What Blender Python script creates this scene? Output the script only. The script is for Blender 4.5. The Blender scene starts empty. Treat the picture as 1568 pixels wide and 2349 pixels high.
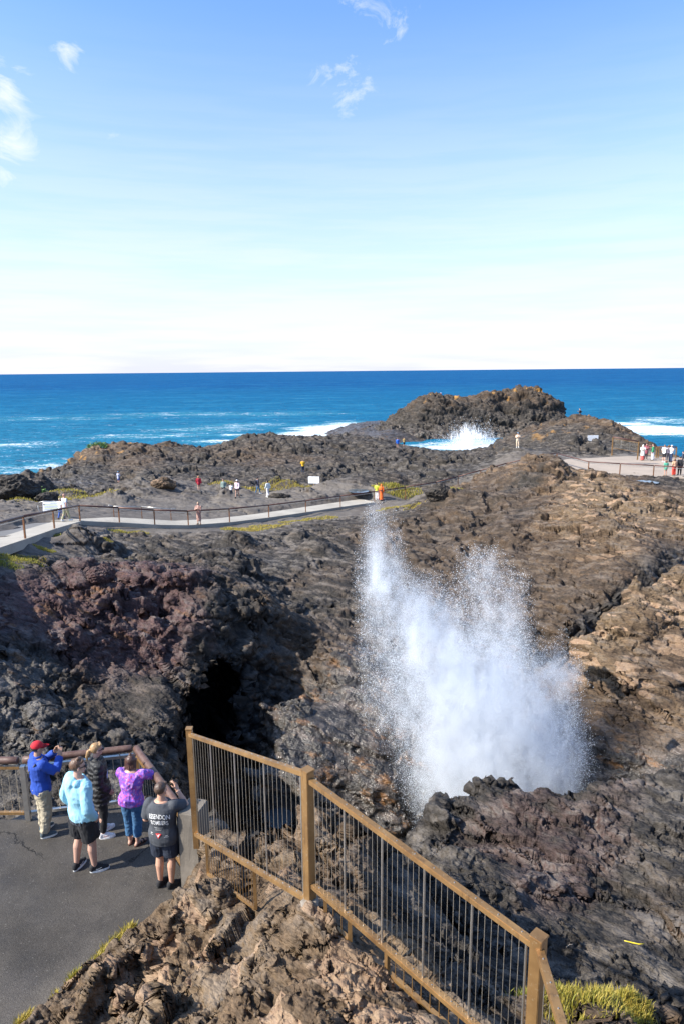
GQ = 1.0
SHADE = False
import bpy, bmesh, math, random
import numpy as np
from mathutils import Vector, Matrix, noise as mnoise
from mathutils.bvhtree import BVHTree
random.seed(7); rng = np.random.default_rng(7)
SC = bpy.context.scene; COL = SC.collection
R = math.radians
# ------------------------------------------------------------------ camera
CAMZ = 20.0; F = 1568.0; CX, CY = 784.0, 1174.5
PITCH = math.atan(324.0/1568); ROLL = R(0.55)
fwd = Vector((0, math.cos(PITCH), -math.sin(PITCH)))
r0 = Vector((1, 0, 0)); u0 = Vector((0, math.sin(PITCH), math.cos(PITCH)))
right = r0*math.cos(ROLL) - u0*math.sin(ROLL)
up = u0*math.cos(ROLL) + r0*math.sin(ROLL)
cam_d = bpy.data.cameras.new('camera'); cam = bpy.data.objects.new('camera', cam_d); COL.objects.link(cam)
M = Matrix.Identity(4)
for i in range(3):
    M[i][0] = right[i]; M[i][1] = up[i]; M[i][2] = -fwd[i]
M[2][3] = CAMZ
cam.matrix_world = M
cam_d.sensor_fit = 'HORIZONTAL'; cam_d.sensor_width = 24; cam_d.lens = 24
cam_d.clip_start = 0.1; cam_d.clip_end = 90000
SC.camera = cam

def ray(u, v):
    return fwd + right*((u-CX)/F) + up*((CY-v)/F)
def WY(u, v, Y):
    d = ray(u, v); return Vector((0, 0, CAMZ)) + d*(Y/d.y)
def WZ(u, v, z):
    d = ray(u, v); return Vector((0, 0, CAMZ)) + d*((z-CAMZ)/d.z)
def proj(p):
    q = Vector(p) - Vector((0, 0, CAMZ)); f = q.dot(fwd)
    return CX+F*q.dot(right)/f, CY-F*q.dot(up)/f
def foot(u, vt, vf, H):      # stand a figure of height H between two picture rows: returns its ground point
    lo, hi = 2.0, 400.0
    for _ in range(50):
        Y = (lo+hi)/2; p = WY(u, vf, Y); h = vf - proj((p.x, p.y, p.z+H))[1]
        if h > vf-vt: lo = Y
        else: hi = Y
    return WY(u, vf, Y)

# ------------------------------------------------------------------ helpers
def link(name, me, parent=None):
    o = bpy.data.objects.new(name, me); COL.objects.link(o)
    if parent is not None: o.parent = parent
    return o
def tag(o, label=None, cat=None, group=None, kind=None):
    if label: o['label'] = label
    if cat: o['category'] = cat
    if group: o['group'] = group
    if kind: o['kind'] = kind
    return o
def empty(name, loc, rz=0.0):
    o = bpy.data.objects.new(name, None); COL.objects.link(o); o.location = loc; o.rotation_euler = (0, 0, rz)
    o.empty_display_size = .1
    return o
def mesh_np(name, verts, faces, mat=None, smooth=True, parent=None):
    """faces: (n,k) int array"""
    me = bpy.data.meshes.new(name); verts = np.asarray(verts, np.float32); faces = np.asarray(faces, np.int32)
    n, k = faces.shape
    me.vertices.add(len(verts)); me.vertices.foreach_set('co', verts.ravel())
    me.loops.add(n*k); me.loops.foreach_set('vertex_index', faces.ravel())
    me.polygons.add(n); me.polygons.foreach_set('loop_start', np.arange(0, n*k, k, dtype=np.int32))
    me.polygons.foreach_set('use_smooth', np.full(n, smooth))
    me.update(calc_edges=True)
    if mat: me.materials.append(mat)
    return link(name, me, parent)
def from_bm(name, bm, mat=None, parent=None, smooth=False):
    me = bpy.data.meshes.new(name); bm.normal_update(); bm.to_mesh(me); bm.free()
    if smooth: me.polygons.foreach_set('use_smooth', np.ones(len(me.polygons), bool))
    if mat: me.materials.append(mat)
    return link(name, me, parent)
def attr(me, name, arr):
    a = me.attributes.new(name, 'FLOAT', 'POINT'); a.data.foreach_set('value', np.asarray(arr, np.float32).ravel())
def bake(o, keep_mats=True):
    dg = bpy.context.evaluated_depsgraph_get()
    me = bpy.data.meshes.new_from_object(o.evaluated_get(dg), preserve_all_data_layers=True, depsgraph=dg)
    old = o.data; o.modifiers.clear(); o.data = me; bpy.data.meshes.remove(old)
    return o

def frame_of(d, hint=Vector((0, 0, 1))):
    d = d.normalized()
    if abs(d.dot(hint)) > .97: hint = Vector((1, 0, 0)) if abs(d.x) < .9 else Vector((0, 1, 0))
    x = hint.cross(d).normalized(); y = d.cross(x).normalized()
    return x, y
def bar(bm, a, b, w, h, hint=Vector((0, 0, 1)), bevel=0.0):
    a, b = Vector(a), Vector(b); x, y = frame_of(b-a, hint)
    vs = []
    for p in (a, b):
        for sx, sy in ((-1, -1), (1, -1), (1, 1), (-1, 1)):
            vs.append(bm.verts.new(p + x*(sx*w/2) + y*(sy*h/2)))
    fs = [bm.faces.new([vs[i] for i in f]) for f in ((3, 2, 1, 0), (4, 5, 6, 7), (0, 1, 5, 4), (1, 2, 6, 5), (2, 3, 7, 6), (3, 0, 4, 7))]
    if bevel:
        es = list({e for f in fs for e in f.edges})
        bmesh.ops.bevel(bm, geom=es, offset=bevel, segments=2, affect='EDGES')
def tube(bm, pts, rad, seg=10, caps=True):
    pts = [Vector(p) for p in pts]; n = len(pts)
    rad = rad if hasattr(rad, '__len__') else [rad]*n
    rings = []
    for i, p in enumerate(pts):
        d = (pts[min(i+1, n-1)] - pts[max(i-1, 0)])
        x, y = frame_of(d)
        rings.append([bm.verts.new(p + (x*math.cos(2*math.pi*k/seg)+y*math.sin(2*math.pi*k/seg))*rad[i]) for k in range(seg)])
    for i in range(n-1):
        for k in range(seg):
            bm.faces.new((rings[i][k], rings[i][(k+1) % seg], rings[i+1][(k+1) % seg], rings[i+1][k]))
    if caps:
        bm.faces.new(rings[0][::-1]); bm.faces.new(rings[-1])

# ------------------------------------------------------------------ node helper
class NT:
    def __init__(s, tree): s.t = tree; s.n = tree.nodes; s.l = tree.links
    def node(s, typ, **kw):
        nd = s.n.new(typ)
        ins = kw.pop('ins', {})
        for k, v in kw.items(): setattr(nd, k, v)
        for k, v in ins.items():
            sock = nd.inputs[k]
            if hasattr(v, 'is_linked') or isinstance(v, bpy.types.NodeSocket): s.l.new(v, sock)
            else: sock.default_value = v
        return nd
    def math(s, op, a, b=0.0, c=0.0, clamp=False):
        nd = s.n.new('ShaderNodeMath'); nd.operation = op; nd.use_clamp = clamp
        for i, v in enumerate((a, b, c)):
            if isinstance(v, bpy.types.NodeSocket): s.l.new(v, nd.inputs[i])
            else: nd.inputs[i].default_value = v
        return nd.outputs[0]
    def vmath(s, op, a, b=(0, 0, 0), sc=None):
        nd = s.n.new('ShaderNodeVectorMath'); nd.operation = op
        for i, v in enumerate((a, b)):
            if isinstance(v, bpy.types.NodeSocket): s.l.new(v, nd.inputs[i])
            else: nd.inputs[i].default_value = v
        if sc is not None:
            if isinstance(sc, bpy.types.NodeSocket): s.l.new(sc, nd.inputs['Scale'])
            else: nd.inputs['Scale'].default_value = sc
        return nd.outputs['Value'] if op in ('DOT_PRODUCT', 'LENGTH', 'DISTANCE') else nd.outputs['Vector']
    def noise(s, vec, scale, detail=4, rough=.5, dist=0.0, col=False, typ='FBM'):
        nd = s.n.new('ShaderNodeTexNoise'); nd.noise_type = typ
        if vec is not None: s.l.new(vec, nd.inputs['Vector'])
        nd.inputs['Scale'].default_value = scale; nd.inputs['Detail'].default_value = detail
        nd.inputs['Roughness'].default_value = rough; nd.inputs['Distortion'].default_value = dist
        return nd.outputs['Color' if col else 'Fac'] if 'Fac' in nd.outputs else nd.outputs[1 if col else 0]
    def voro(s, vec, scale, feature='F1', rand=1.0, out='Distance', smooth=.3, detail=0.0):
        nd = s.n.new('ShaderNodeTexVoronoi'); nd.feature = feature
        if vec is not None: s.l.new(vec, nd.inputs['Vector'])
        nd.inputs['Scale'].default_value = scale; nd.inputs['Randomness'].default_value = rand
        nd.inputs['Detail'].default_value = detail
        if feature == 'SMOOTH_F1': nd.inputs['Smoothness'].default_value = smooth
        return nd.outputs[out]
    def ramp(s, fac, a, b, to0=0.0, to1=1.0):
        nd = s.n.new('ShaderNodeMapRange'); nd.clamp = True
        s.l.new(fac, nd.inputs['Value']); nd.inputs['From Min'].default_value = a; nd.inputs['From Max'].default_value = b
        nd.inputs['To Min'].default_value = to0; nd.inputs['To Max'].default_value = to1
        return nd.outputs[0]
    def mix(s, fac, a, b, typ='MIX'):
        nd = s.n.new('ShaderNodeMix'); nd.data_type = 'RGBA'; nd.blend_type = typ
        for sock, v in ((nd.inputs[0], fac), (nd.inputs[6], a), (nd.inputs[7], b)):
            if isinstance(v, bpy.types.NodeSocket): s.l.new(v, sock)
            else: sock.default_value = v if not isinstance(v, tuple) or len(v) == 4 else (*v, 1)
        return nd.outputs[2]
    def attr(s, name):
        nd = s.n.new('ShaderNodeAttribute'); nd.attribute_name = name; return nd.outputs['Fac']
def new_mat(name):
    m = bpy.data.materials.new(name); m.use_nodes = True; t = NT(m.node_tree)
    return m, t, m.node_tree.nodes['Principled BSDF']
def simple(name, col, rough=.6, metal=0.0, var=.15, scale=20.0, bump=0.0, bscale=60.0, col2=None, spec=None):
    m, t, b = new_mat(name)
    co = t.node('ShaderNodeTexCoord').outputs['Object']
    n = t.noise(co, scale, 4, .6)
    c2 = col2 or tuple(c*(1-var) for c in col)
    c1 = tuple(min(1, c*(1+var)) for c in col) if not col2 else col
    t.l.new(t.mix(t.ramp(n, .3, .7), c1, c2), b.inputs['Base Color'])
    b.inputs['Roughness'].default_value = rough; b.inputs['Metallic'].default_value = metal
    if spec is not None: b.inputs['Specular IOR Level'].default_value = spec
    if bump:
        bn = t.node('ShaderNodeBump', ins={'Strength': 1.0, 'Distance': bump, 'Height': t.noise(co, bscale, 3, .6)})
        t.l.new(bn.outputs[0], b.inputs['Normal'])
    return m
# ------------------------------------------------------------------ where the small far people stand (u, head row, foot row, height)
PLAT = 12.6
FARP = dict(
 walk_man=(152,1134,1195,1.78), walk_child=(143,1147,1192,1.40), dress=(457,1148,1203,1.64), red=(457,1091,1127,1.62),
 sweater=(514,1100,1140,1.75), kid=(531,1110,1139,1.25), cap=(545,1100,1141,1.66), navy=(592,1098,1137,1.76), white=(615,1102,1141,1.64),
 yellow=(695,1055,1088,1.72), hat=(273,1084,1114,1.55), knob=(1328,933,960,1.76), cream=(1186,989,1024,1.70),
 bluej=(911,1005,1029,1.66), pair=(926,1003,1026,1.70), lime=(864,1105,1147,1.70), orange=(873,1111,1148,1.60))
PF = {k: foot(*v) for k, v in FARP.items()}
DECK = 10.7
# ------------------------------------------------------------------ terrain control points
# classes: amp, tan, red, gravel, wet
K = dict(D=(.9,.08,.1,0,.2), L=(.8,.25,.35,.25,0), M=(1.1,.0,.95,0,.3), B=(.9,.46,.2,0,0), T=(1.,.82,.05,0,0), G=(.42,.3,.1,.75,0),
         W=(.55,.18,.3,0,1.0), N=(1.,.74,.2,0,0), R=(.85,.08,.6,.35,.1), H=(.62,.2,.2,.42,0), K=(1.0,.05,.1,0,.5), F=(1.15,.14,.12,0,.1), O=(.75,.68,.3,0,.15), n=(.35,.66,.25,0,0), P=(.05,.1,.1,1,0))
CP = []
def c(u, v, Y, k, scale=1.0):
    p = WY(u, v, Y); CP.append((p.x, p.y, p.z, *K[k], scale))
def cz(u, v, z, k):
    p = WZ(u, v, z); CP.append((p.x, p.y, z, *K[k], 1.0))
def w(X, Y, z, k): CP.append((X, Y, z, *K[k], 1.0))
# platform surroundings (slab covers it)
for u, v in ((-60,1950),(60,1960),(200,1960),(300,1960),(-60,2100),(120,2100),(330,2040),(-60,2250),(60,2220),(380,1990),(200,1900),(60,1900),(-60,2349),(230,2120)):
    cz(u, v, PLAT-.25, 'P')
for u, v in ((392,2068),(330,2105),(270,2150),(205,2200),(150,2255),(90,2310),(40,2349),(415,2050)):
    cz(u, v, PLAT-.05, 'n')
# near outcrop
for a in ((440,2110,6.8),(500,2090,6.55),(640,2100,5.6),(560,2180,5.4),(460,2200,5.6),(350,2180,6.1),
          (260,2260,5.6),(300,2330,4.95),(200,2349,5.25),(450,2300,4.75),(560,2300,4.35),(700,2200,4.75),(700,2330,3.9),(784,2349,3.75),
          (850,2260,4.15),(900,2340,3.75),(1000,2349,3.7)):
    c(*a, 'N')
for a in ((455,2070,7.2),(520,2000,7.6),(600,2075,6.2),(560,2045,6.9),(480,1975,7.9),(660,2035,6.2)): c(*a, 'n')
for a in ((712,2078,4.97),(690,2102,4.9),(742,2100,4.86),(715,2120,4.75),(670,2085,5.2)): c(*a, 'n')
w(0,1,16,'N'); w(-1.5,2.5,15,'N'); w(1.5,1.2,16,'N'); w(-4,3,13.4,'N'); w(2.0,3.6,15.2,'N'); w(2.6,3.3,15.0,'N'); w(-8,1,12.6,'N'); w(8,1,13,'B')
# below the fence, rock seen through it
for a in ((480,1930,8.3,'N'),(560,1960,8.4,'B'),(640,1925,8.9,'B'),(740,1862,8.4,'B'),(820,1890,7.7,'B'),(700,1900,8.4,'B'),(620,2000,7.4,'N'),(800,1980,6.8,'B'),(760,2050,5.9,'B'),(900,2000,7.2,'D'),(880,2100,6.0,'N'),
          (960,2100,6.6,'D'),(960,2200,5.3,'N'),(1040,2230,5.5,'D'),(1100,2310,4.9,'D'),(1000,2290,4.5,'N'),(1150,2330,5.0,'D')):
    c(*a)
# grass mound by post three
for a in ((1230,2275,5.4,'B'),(1330,2262,5.4,'B'),(1420,2290,5.3,'B'),(1500,2345,5.0,'B'),(1300,2330,4.7,'B'),(1380,2380,4.3,'B')): c(*a)
# near right ridge in front of the blowhole
for a in ((1030,1960,11.2,'D'),(960,1905,13.3,'D'),(1010,1862,14.2,'K'),(1110,1822,14.6,'D'),(1200,1842,14.4,'R'),(1260,1838,14.4,'R'),(1340,1838,14.3,'D'),(1430,1828,14.2,'R'),(1568,1800,14.2,'D'),
          (1060,1930,12.2,'R'),(1150,1950,11.8,'R'),(1250,1930,12.2,'R'),(1400,1930,12.1,'R'),(1550,1920,12.0,'D'),(1090,2050,9.8,'D'),(1200,2050,10.0,'R'),(1330,2050,10.2,'R'),(1480,2050,10.2,'H'),
          (1568,2100,9.4,'H'),(1450,2150,8.9,'H'),(1380,2160,8.9,'H'),(1120,2150,8.1,'D'),(1240,2170,8.0,'D'),(1350,2230,7.7,'D'),(1480,2250,7.5,'D'),(1568,2300,6.8,'D'),(1190,2230,6.9,'D'),(1700,2200,8.5,'D'),(1750,1900,12.5,'D'),(1700,2349,6.5,'D')):
    c(*a)
# pit: floor and hidden faces
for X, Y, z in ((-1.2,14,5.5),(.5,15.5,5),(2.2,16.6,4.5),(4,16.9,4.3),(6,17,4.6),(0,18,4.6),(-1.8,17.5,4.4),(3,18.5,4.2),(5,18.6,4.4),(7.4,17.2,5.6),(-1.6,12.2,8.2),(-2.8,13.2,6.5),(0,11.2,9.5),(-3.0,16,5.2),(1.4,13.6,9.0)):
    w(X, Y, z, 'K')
for a in ((440,1530,21.7,'B'),(425,1600,19.9,'B'),(412,1660,18.7,'B'),(405,1720,17.6,'B'),(608,1428,25.7,'K'),(618,1385,25.9,'B'),(585,1470,24.9,'K'),(550,1505,23.8,'K'),(600,1368,25.3,'L')): c(*a)  # K points below the nose: overhang shadow painted as dark rock
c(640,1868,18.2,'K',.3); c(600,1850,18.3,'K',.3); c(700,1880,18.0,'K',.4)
# far wall of the pit
for a in ((560,1760,19.3,'W'),(640,1780,19.4,'W'),(740,1800,19.2,'W'),(850,1830,19.0,'W'),(920,1860,18.8,'W'),(560,1680,20.5,'W'),(650,1690,20.6,'W'),(760,1700,20.7,'W'),(880,1720,20.6,'W'),(980,1760,20.3,'W'),(1100,1800,20.2,'W'),(1230,1800,20,'W'),
          (596,1600,22.2,'W'),(640,1600,22.4,'W'),(760,1600,22.6,'W'),(880,1610,22.6,'W'),(1000,1620,22.6,'W'),(1120,1640,22.4,'W'),(1230,1650,22.2,'W'),
          (620,1500,25.0,'W'),(720,1500,25.2,'B'),(840,1500,25.5,'W'),(960,1500,25.6,'W'),(1080,1500,25.6,'W'),(1200,1520,25.2,'W'),(1270,1520,24.8,'B'),
          (660,1400,28.6,'H'),(760,1410,28.6,'L'),(860,1400,29.0,'B'),(980,1400,29.6,'B'),(1100,1400,29.6,'B'),(1220,1420,28.6,'B'),(1300,1435,27.4,'B'),
          (640,1330,32.5,'L'),(740,1310,34.0,'H'),(840,1300,35.0,'L'),(960,1310,35.2,'B'),(1060,1310,34.8,'B'),(1180,1320,33.6,'B'),(1300,1330,32.0,'B'),(1390,1370,29.5,'B'),(1440,1345,30.3,'T')):
    c(*a)
# left mass
for a in ((0,1290,26.0,'H'),(80,1290,27.0,'D'),(0,1350,22.2,'M'),(110,1350,23.6,'M'),(220,1350,24.4,'M'),(330,1320,26.3,'M'),(430,1330,26.4,'M'),(520,1310,28.5,'L'),(560,1340,27.3,'B'),(610,1375,26.0,'B'),
          (0,1430,20.4,'M'),(110,1430,21.2,'M'),(220,1430,22.0,'M'),(330,1420,23.2,'M'),(430,1430,23.2,'M'),(500,1420,24.2,'D'),(560,1410,25.2,'D'),
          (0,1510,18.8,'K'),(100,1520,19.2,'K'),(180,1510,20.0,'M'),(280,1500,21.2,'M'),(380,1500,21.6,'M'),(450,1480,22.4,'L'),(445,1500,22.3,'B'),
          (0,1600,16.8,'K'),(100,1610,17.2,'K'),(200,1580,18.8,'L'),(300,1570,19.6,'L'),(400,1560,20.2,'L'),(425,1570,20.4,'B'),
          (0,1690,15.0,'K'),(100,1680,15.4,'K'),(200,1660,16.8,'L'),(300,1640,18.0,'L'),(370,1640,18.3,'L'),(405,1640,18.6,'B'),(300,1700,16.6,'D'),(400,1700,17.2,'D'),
          (0,1800,12.5,'D'),(70,1800,12.2,'D'),(180,1740,13.6,'D'),(260,1750,14.4,'K'),(350,1750,15.0,'D'),(410,1760,15.8,'B'),(420,1800,14.6,'B'),(180,1800,12.3,'D'),(290,1800,12.6,'K'),(330,1840,11.2,'B'),(390,1870,10.0,'B'),
          (-150,1500,18,'K'),(-150,1700,14,'D'),(-150,1350,21,'M'),(-300,1600,16,'D'),(-150,1850,11.8,'D'),(460,1900,9.5,'D'),(500,1850,11.5,'K')):
    c(*a)
w(-5.2,11.5,11.9,'D'); w(-3.6,10.8,11.6,'D'); w(-2.6,10.0,11.6,'D')
# cave shaft right of the left mass
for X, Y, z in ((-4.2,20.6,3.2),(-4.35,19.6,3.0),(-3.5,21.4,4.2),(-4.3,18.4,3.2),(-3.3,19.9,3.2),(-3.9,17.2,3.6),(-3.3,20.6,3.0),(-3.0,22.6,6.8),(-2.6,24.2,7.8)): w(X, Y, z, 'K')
# right outcrop
for a in ((1320,1470,23.4,'T'),(1390,1410,24.2,'T'),(1460,1350,25.6,'T'),(1520,1330,26.4,'T'),(1568,1300,27.6,'T'),(1568,1400,24.2,'T'),(1480,1400,24.0,'T'),(1555,1278,33.6,'K'),(1490,1312,31.4,'K'),(1435,1352,29.9,'K'),(1385,1405,28.2,'K'),(1345,1440,27.2,'K'),(1400,1480,22.4,'T'),(1500,1480,22.2,'O'),(1568,1500,21.8,'O'),  # K points here put the cleft's shadow into the rock colour
          (1340,1560,21.4,'O'),(1430,1570,20.2,'O'),(1540,1580,19.7,'O'),(1350,1660,20.0,'O'),(1450,1660,18.8,'O'),(1560,1670,18.3,'O'),(1330,1750,19.0,'W'),(1430,1760,17.9,'W'),(1540,1760,17.3,'W'),(1300,1800,18.4,'K'),(1380,1815,17.2,'K'),
          (1700,1400,24.5,'T'),(1750,1600,20,'B'),(1720,1300,27,'T')): c(*a)
for X, Y, z in ((11.6,27.6,7.6),(9.9,26.2,7.0),(13.8,29.8,8.2),(16.5,31.5,9.0),(8.6,25.0,6.4)): w(X, Y, z, 'K')
# far right mass
for a in ((1568,1250,34.5,'B'),(1500,1280,32.2,'B'),(1568,1180,41.0,'T'),(1480,1210,37.5,'T'),(1400,1250,34.2,'T'),(1420,1310,31.2,'B'),(1300,1260,35.0,'B'),(1200,1250,38.0,'B'),(1100,1240,40.0,'B'),(980,1240,41.0,'B'),
          (1568,1120,50.0,'L'),(1500,1105,53.0,'L'),(1480,1150,45.0,'T'),(1400,1110,51.0,'T'),(1380,1180,41.5,'T'),(1300,1160,44.0,'T'),(1300,1100,52.0,'T'),(1240,1075,56.5,'T'),(1210,1110,53,'L'),(1200,1180,45.0,'L'),(1100,1180,48.0,'B'),
          (1130,1115,58,'B'),(1000,1180,50.0,'B'),(930,1175,52,'H'),(1040,1150,55,'B'),(1720,1200,42,'T'),(1720,1100,52,'T')): c(*a)
# ground by the walkway
for a in ((560,1240,41.0,'H'),(480,1230,42.5,'H'),(400,1225,44.0,'G'),(300,1235,42.5,'L'),(640,1215,46.5,'H'),(740,1195,50.5,'H'),(840,1185,52.0,'H'),(380,1270,36.5,'L'),(470,1290,33.0,'L'),(290,1280,33.5,'H'),(560,1290,35.0,'D'),(680,1260,39.0,'H'),(800,1245,41.5,'L'),
          (60,1280,25.9,'H'),(130,1240,33.0,'G'),(90,1300,27.2,'L'),(170,1300,30.0,'L'),(900,1230,43.5,'B'),(-120,1300,23.5,'H')): c(*a)
# walkway line
PATH = [(-160,1325,14.4),(0,1256,13.4),(63,1235,12.75),(129,1212,11.6),(187,1195,10.6),(275,1199,10.1),(356,1204,9.75),(434,1205,9.4),(529,1198,8.95),(619,1187,8.35),(703,1175,7.95),(782,1163,7.75),(860,1152,7.7),(930,1141,7.75),(1000,1129,8.0),(1050,1116,8.4),(1101,1102,9.0),(1160,1086,9.7),(1220,1073,10.3),(1276,1062,10.7)]
PP = [WZ(*a) for a in PATH]
for p in PP: w(p.x, p.y, p.z-.25, 'P')
for (u_, v_, z_), p in zip(PATH, PP):
    if u_ > 930: w(p.x*.975, p.y*.975-.3, p.z+(.62 if u_ < 1090 else .8), 'B')
# flat ground beyond the walkway, people area
for a in ((-120,1190,40,'G'),(0,1185,42,'G'),(60,1165,48,'G'),(120,1145,56,'G'),(330,1150,59,'G'),(420,1150,61,'G'),(520,1155,60,'G'),(640,1150,62,'G'),(760,1140,63,'G'),(640,1128,67,'G'),(760,1120,68,'G'),(860,1125,66,'G'),(330,1120,68,'G'),(450,1135,64.5,'H'),(250,1135,62,'H'),(400,1105,72,'G')):
    c(*a)
for k in ('sweater','kid','cap','navy','white','red'): w(PF[k].x, PF[k].y, PF[k].z, 'G')
for k in ('yellow','hat','knob','cream','bluej','pair'): w(PF[k].x, PF[k].y, PF[k].z, 'H')
# far shelf
for a in ((0,1110,85,'D'),(40,1130,72,'K'),(90,1100,95,'F'),(140,1070,104,'F'),(200,1035,108,'T'),(260,1020,110,'B'),(330,1022,112,'B'),(400,1036,116,'F'),(480,1031,118,'F'),(560,1006,122,'F'),(620,1000,124,'F'),(700,1006,126,'F'),(780,1003,128,'F'),(840,1000,130,'F'),
          (200,1075,88,'F'),(330,1060,90,'B'),(450,1060,93,'F'),(580,1045,98,'B'),(600,1062,90,'B'),(700,1035,102,'F'),(800,1040,100,'F'),(900,1050,96,'F'),(200,1105,76,'K'),(330,1090,79,'F'),(500,1085,80,'F'),(620,1085,80,'F'),(760,1085,80,'F'),(880,1090,78,'F'),(600,1105,74,'D'),(760,1105,74,'F'),
          (980,1060,86,'F'),(900,1115,68,'H'),(1000,1100,70,'D'),(1080,1070,76,'D'),(960,1042,104,'F'),(1050,1050,96,'D'),(1130,1047,90,'F'),(1200,1045,82,'F'),(1180,1030,91,'F'),(1250,1035,80,'D')): c(*a)
# shore falling to the sea
for u, v, Y in ((-100,1120,110),(0,1112,124),(80,1095,136),(200,1060,148),(400,1058,158),(600,1040,160),(800,1040,160)):
    p = WY(u, v, Y); w(p.x, p.y, -2.5, 'K')
for X, Y in ((-60,165),(-30,175),(0,178),(-100,150),(-90,120),(-75,100),(-120,100),(14,172),(22,165)): w(X, Y, -3.5, 'K')
w(-52,72,6.0,'D'); w(-70,80,1,'K'); w(-60,60,8.5,'G'); w(-40,50,10,'G')
# gap between shelf and island
for X, Y in ((12,150),(22,148),(32,146),(42,150),(25,140),(34,136),(40,128),(16,160)): w(X, Y, -2.0, 'K')
for a in ((930,1027,126,'D'),(985,1034,118,'D'),(1050,1041,113,'D'),(1110,1036,106,'D')): c(*a)
# knob hill
for a in ((1160,1002,108,'F'),(1220,985,106,'B'),(1280,968,102,'B'),(1400,966,99,'T'),(1440,985,94,'T'),(1490,1012,88,'B'),(1300,1000,90,'F'),(1380,1000,88,'F'),(1440,1015,82,'F'),(1300,1030,80,'F'),(1380,1035,77,'D'),(1230,1020,90,'F')): c(*a)
for X, Y, z in ((48,112,-2),(60,104,-3),(62,96,-2),(66,88,0),(40,122,-2),(70,110,-4),(80,90,-4),(64,76,5),(75,70,3),(50,125,-4),(90,75,-3)): w(X, Y, z, 'K')
# deck support, right
for u, v in ((1300,1088),(1360,1094),(1440,1098),(1568,1104),(1680,1108)):
    p = WZ(u, v, DECK-.9); w(p.x, p.y, p.z, 'H')
for u, v in ((1320,1060),(1450,1060),(1568,1060),(1500,1080),(1620,1080),(1380,1072),(1400,1050),(1480,1050)): cz(u, v, DECK-.35, 'P')
# outer frame
w(-20,3,11,'D'); w(30,3,11,'D'); w(25,20,11,'B'); w(-25,20,12.5,'D'); w(-28,30,12.6,'D'); w(35,35,11,'T'); w(70,55,8,'T'); w(-45,38,12,'D')
w(0,200,-5,'K'); w(-150,200,-6,'K'); w(150,200,-6,'K'); w(0,260,-6,'K')

CPa = np.array(CP, float)
def q_of(X, Y):
    Y = np.maximum(Y, .8); return np.stack([X/Y*1.35, np.log(Y)], -1)
Q = q_of(CPa[:, 0], CPa[:, 1])
def phi(d2): return np.sqrt(d2+1e-5)
A = phi(((Q[:, None]-Q[None])**2).sum(-1)); A[np.diag_indices(len(Q))] -= 1.5e-3
nb = len(Q); AA = np.zeros((nb+1, nb+1)); AA[:nb, :nb] = A; AA[:nb, nb] = 1; AA[nb, :nb] = 1
rhs = np.zeros((nb+1, 7)); rhs[:nb] = CPa[:, [2, 3, 4, 5, 6, 7, 8]]
COEF = np.linalg.solve(AA, rhs)
def field(X, Y):
    q = q_of(X, Y).astype(np.float32); out = np.empty((len(X), 7), np.float32); Cf = COEF.astype(np.float32); Qf = Q.astype(np.float32)
    for i in range(0, len(X), 40000):
        qq = q[i:i+40000]
        d2 = (qq[:, None, 0]-Qf[None, :, 0])**2 + (qq[:, None, 1]-Qf[None, :, 1])**2
        out[i:i+40000] = phi(d2) @ Cf[:nb] + Cf[nb]
    out[:, 1:] = np.clip(out[:, 1:], 0, 1.2)
    return out
def poly_sd(X, Y, poly):     # signed distance, negative inside
    P = np.array([(p[0], p[1]) for p in poly]); n = len(P); best = np.full(len(X), 1e9); ins = np.zeros(len(X), bool)
    for i in range(n):
        a, b = P[i], P[(i+1) % n]; e = b-a; L = (e**2).sum()
        t = np.clip(((X-a[0])*e[0]+(Y-a[1])*e[1])/L, 0, 1)
        best = np.minimum(best, (X-a[0]-t*e[0])**2+(Y-a[1]-t*e[1])**2)
        cr = ((a[1] > Y) != (b[1] > Y)) & (X < (b[0]-a[0])*(Y-a[1])/(b[1]-a[1]+1e-12)+a[0]); ins ^= cr
    d = np.sqrt(best); return np.where(ins, -d, d)
# path slab edges
def offset_line(P, d):
    out = []
    for i, p in enumerate(P):
        a = P[max(i-1, 0)]; b = P[min(i+1, len(P)-1)]
        t = (b-a); n = Vector((-t.y, t.x, 0)).normalized(); out.append(Vector((p.x+n.x*d, p.y+n.y*d, p.z)))
    return out
PW = [2.6]*5+[2.4]+[2.0]*14
PFAR = [p + (q-p).normalized()*wd for p, q, wd in zip(PP, offset_line(PP, 3.0), PW)]
PNEAR = PP
BUMPS = [  # u, v, Y, radius, height, (tan, red override)
 (208,1258,34.8,1.35,1.25),(40,1150,66,3.2,1.9),(90,1158,64,1.6,1.2),(560,1315,32.6,.9,.9),(505,1280,35.2,1.0,.6),(610,1150,None,0,0),
 (420,1146,61,2.0,.35),(515,1143,62.5,.9,.45),(450,1131,66,1.0,.4),(350,1128,66,2.2,.7),(385,1122,69,1.6,.6),(640,1112,72,2.0,.6),(800,1112,70,2.4,.7),(700,1128,66,1.3,.3),(270,1146,58,2.0,.5),(880,1100,72,2.4,.8),(740,1118,69,1.2,.4),(545,1255,40.0,1.0,.7),(1110,1842,14.2,.42,.42),(1010,1880,13.7,.6,.25),
 (1440,1352,25.6,.38,.75),(1250,1086,54.6,1.8,.9),(735,1262,38.6,1.1,.7),(690,1238,42.5,.9,.5),(1180,1252,38,.9,.6),(960,1290,36.2,1.0,.6),
 (190,1330,25.6,1.0,.5),(1010,1158,54,1.6,.8),(1060,1166,52,1.4,.7),(560,1130,68,1.4,.6),(300,1128,66,1.6,.8),(330,1137,63,1.3,.5),(1230,1800,18.9,.8,.4),
 (440,2120,6.6,.4,.2)]
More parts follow.
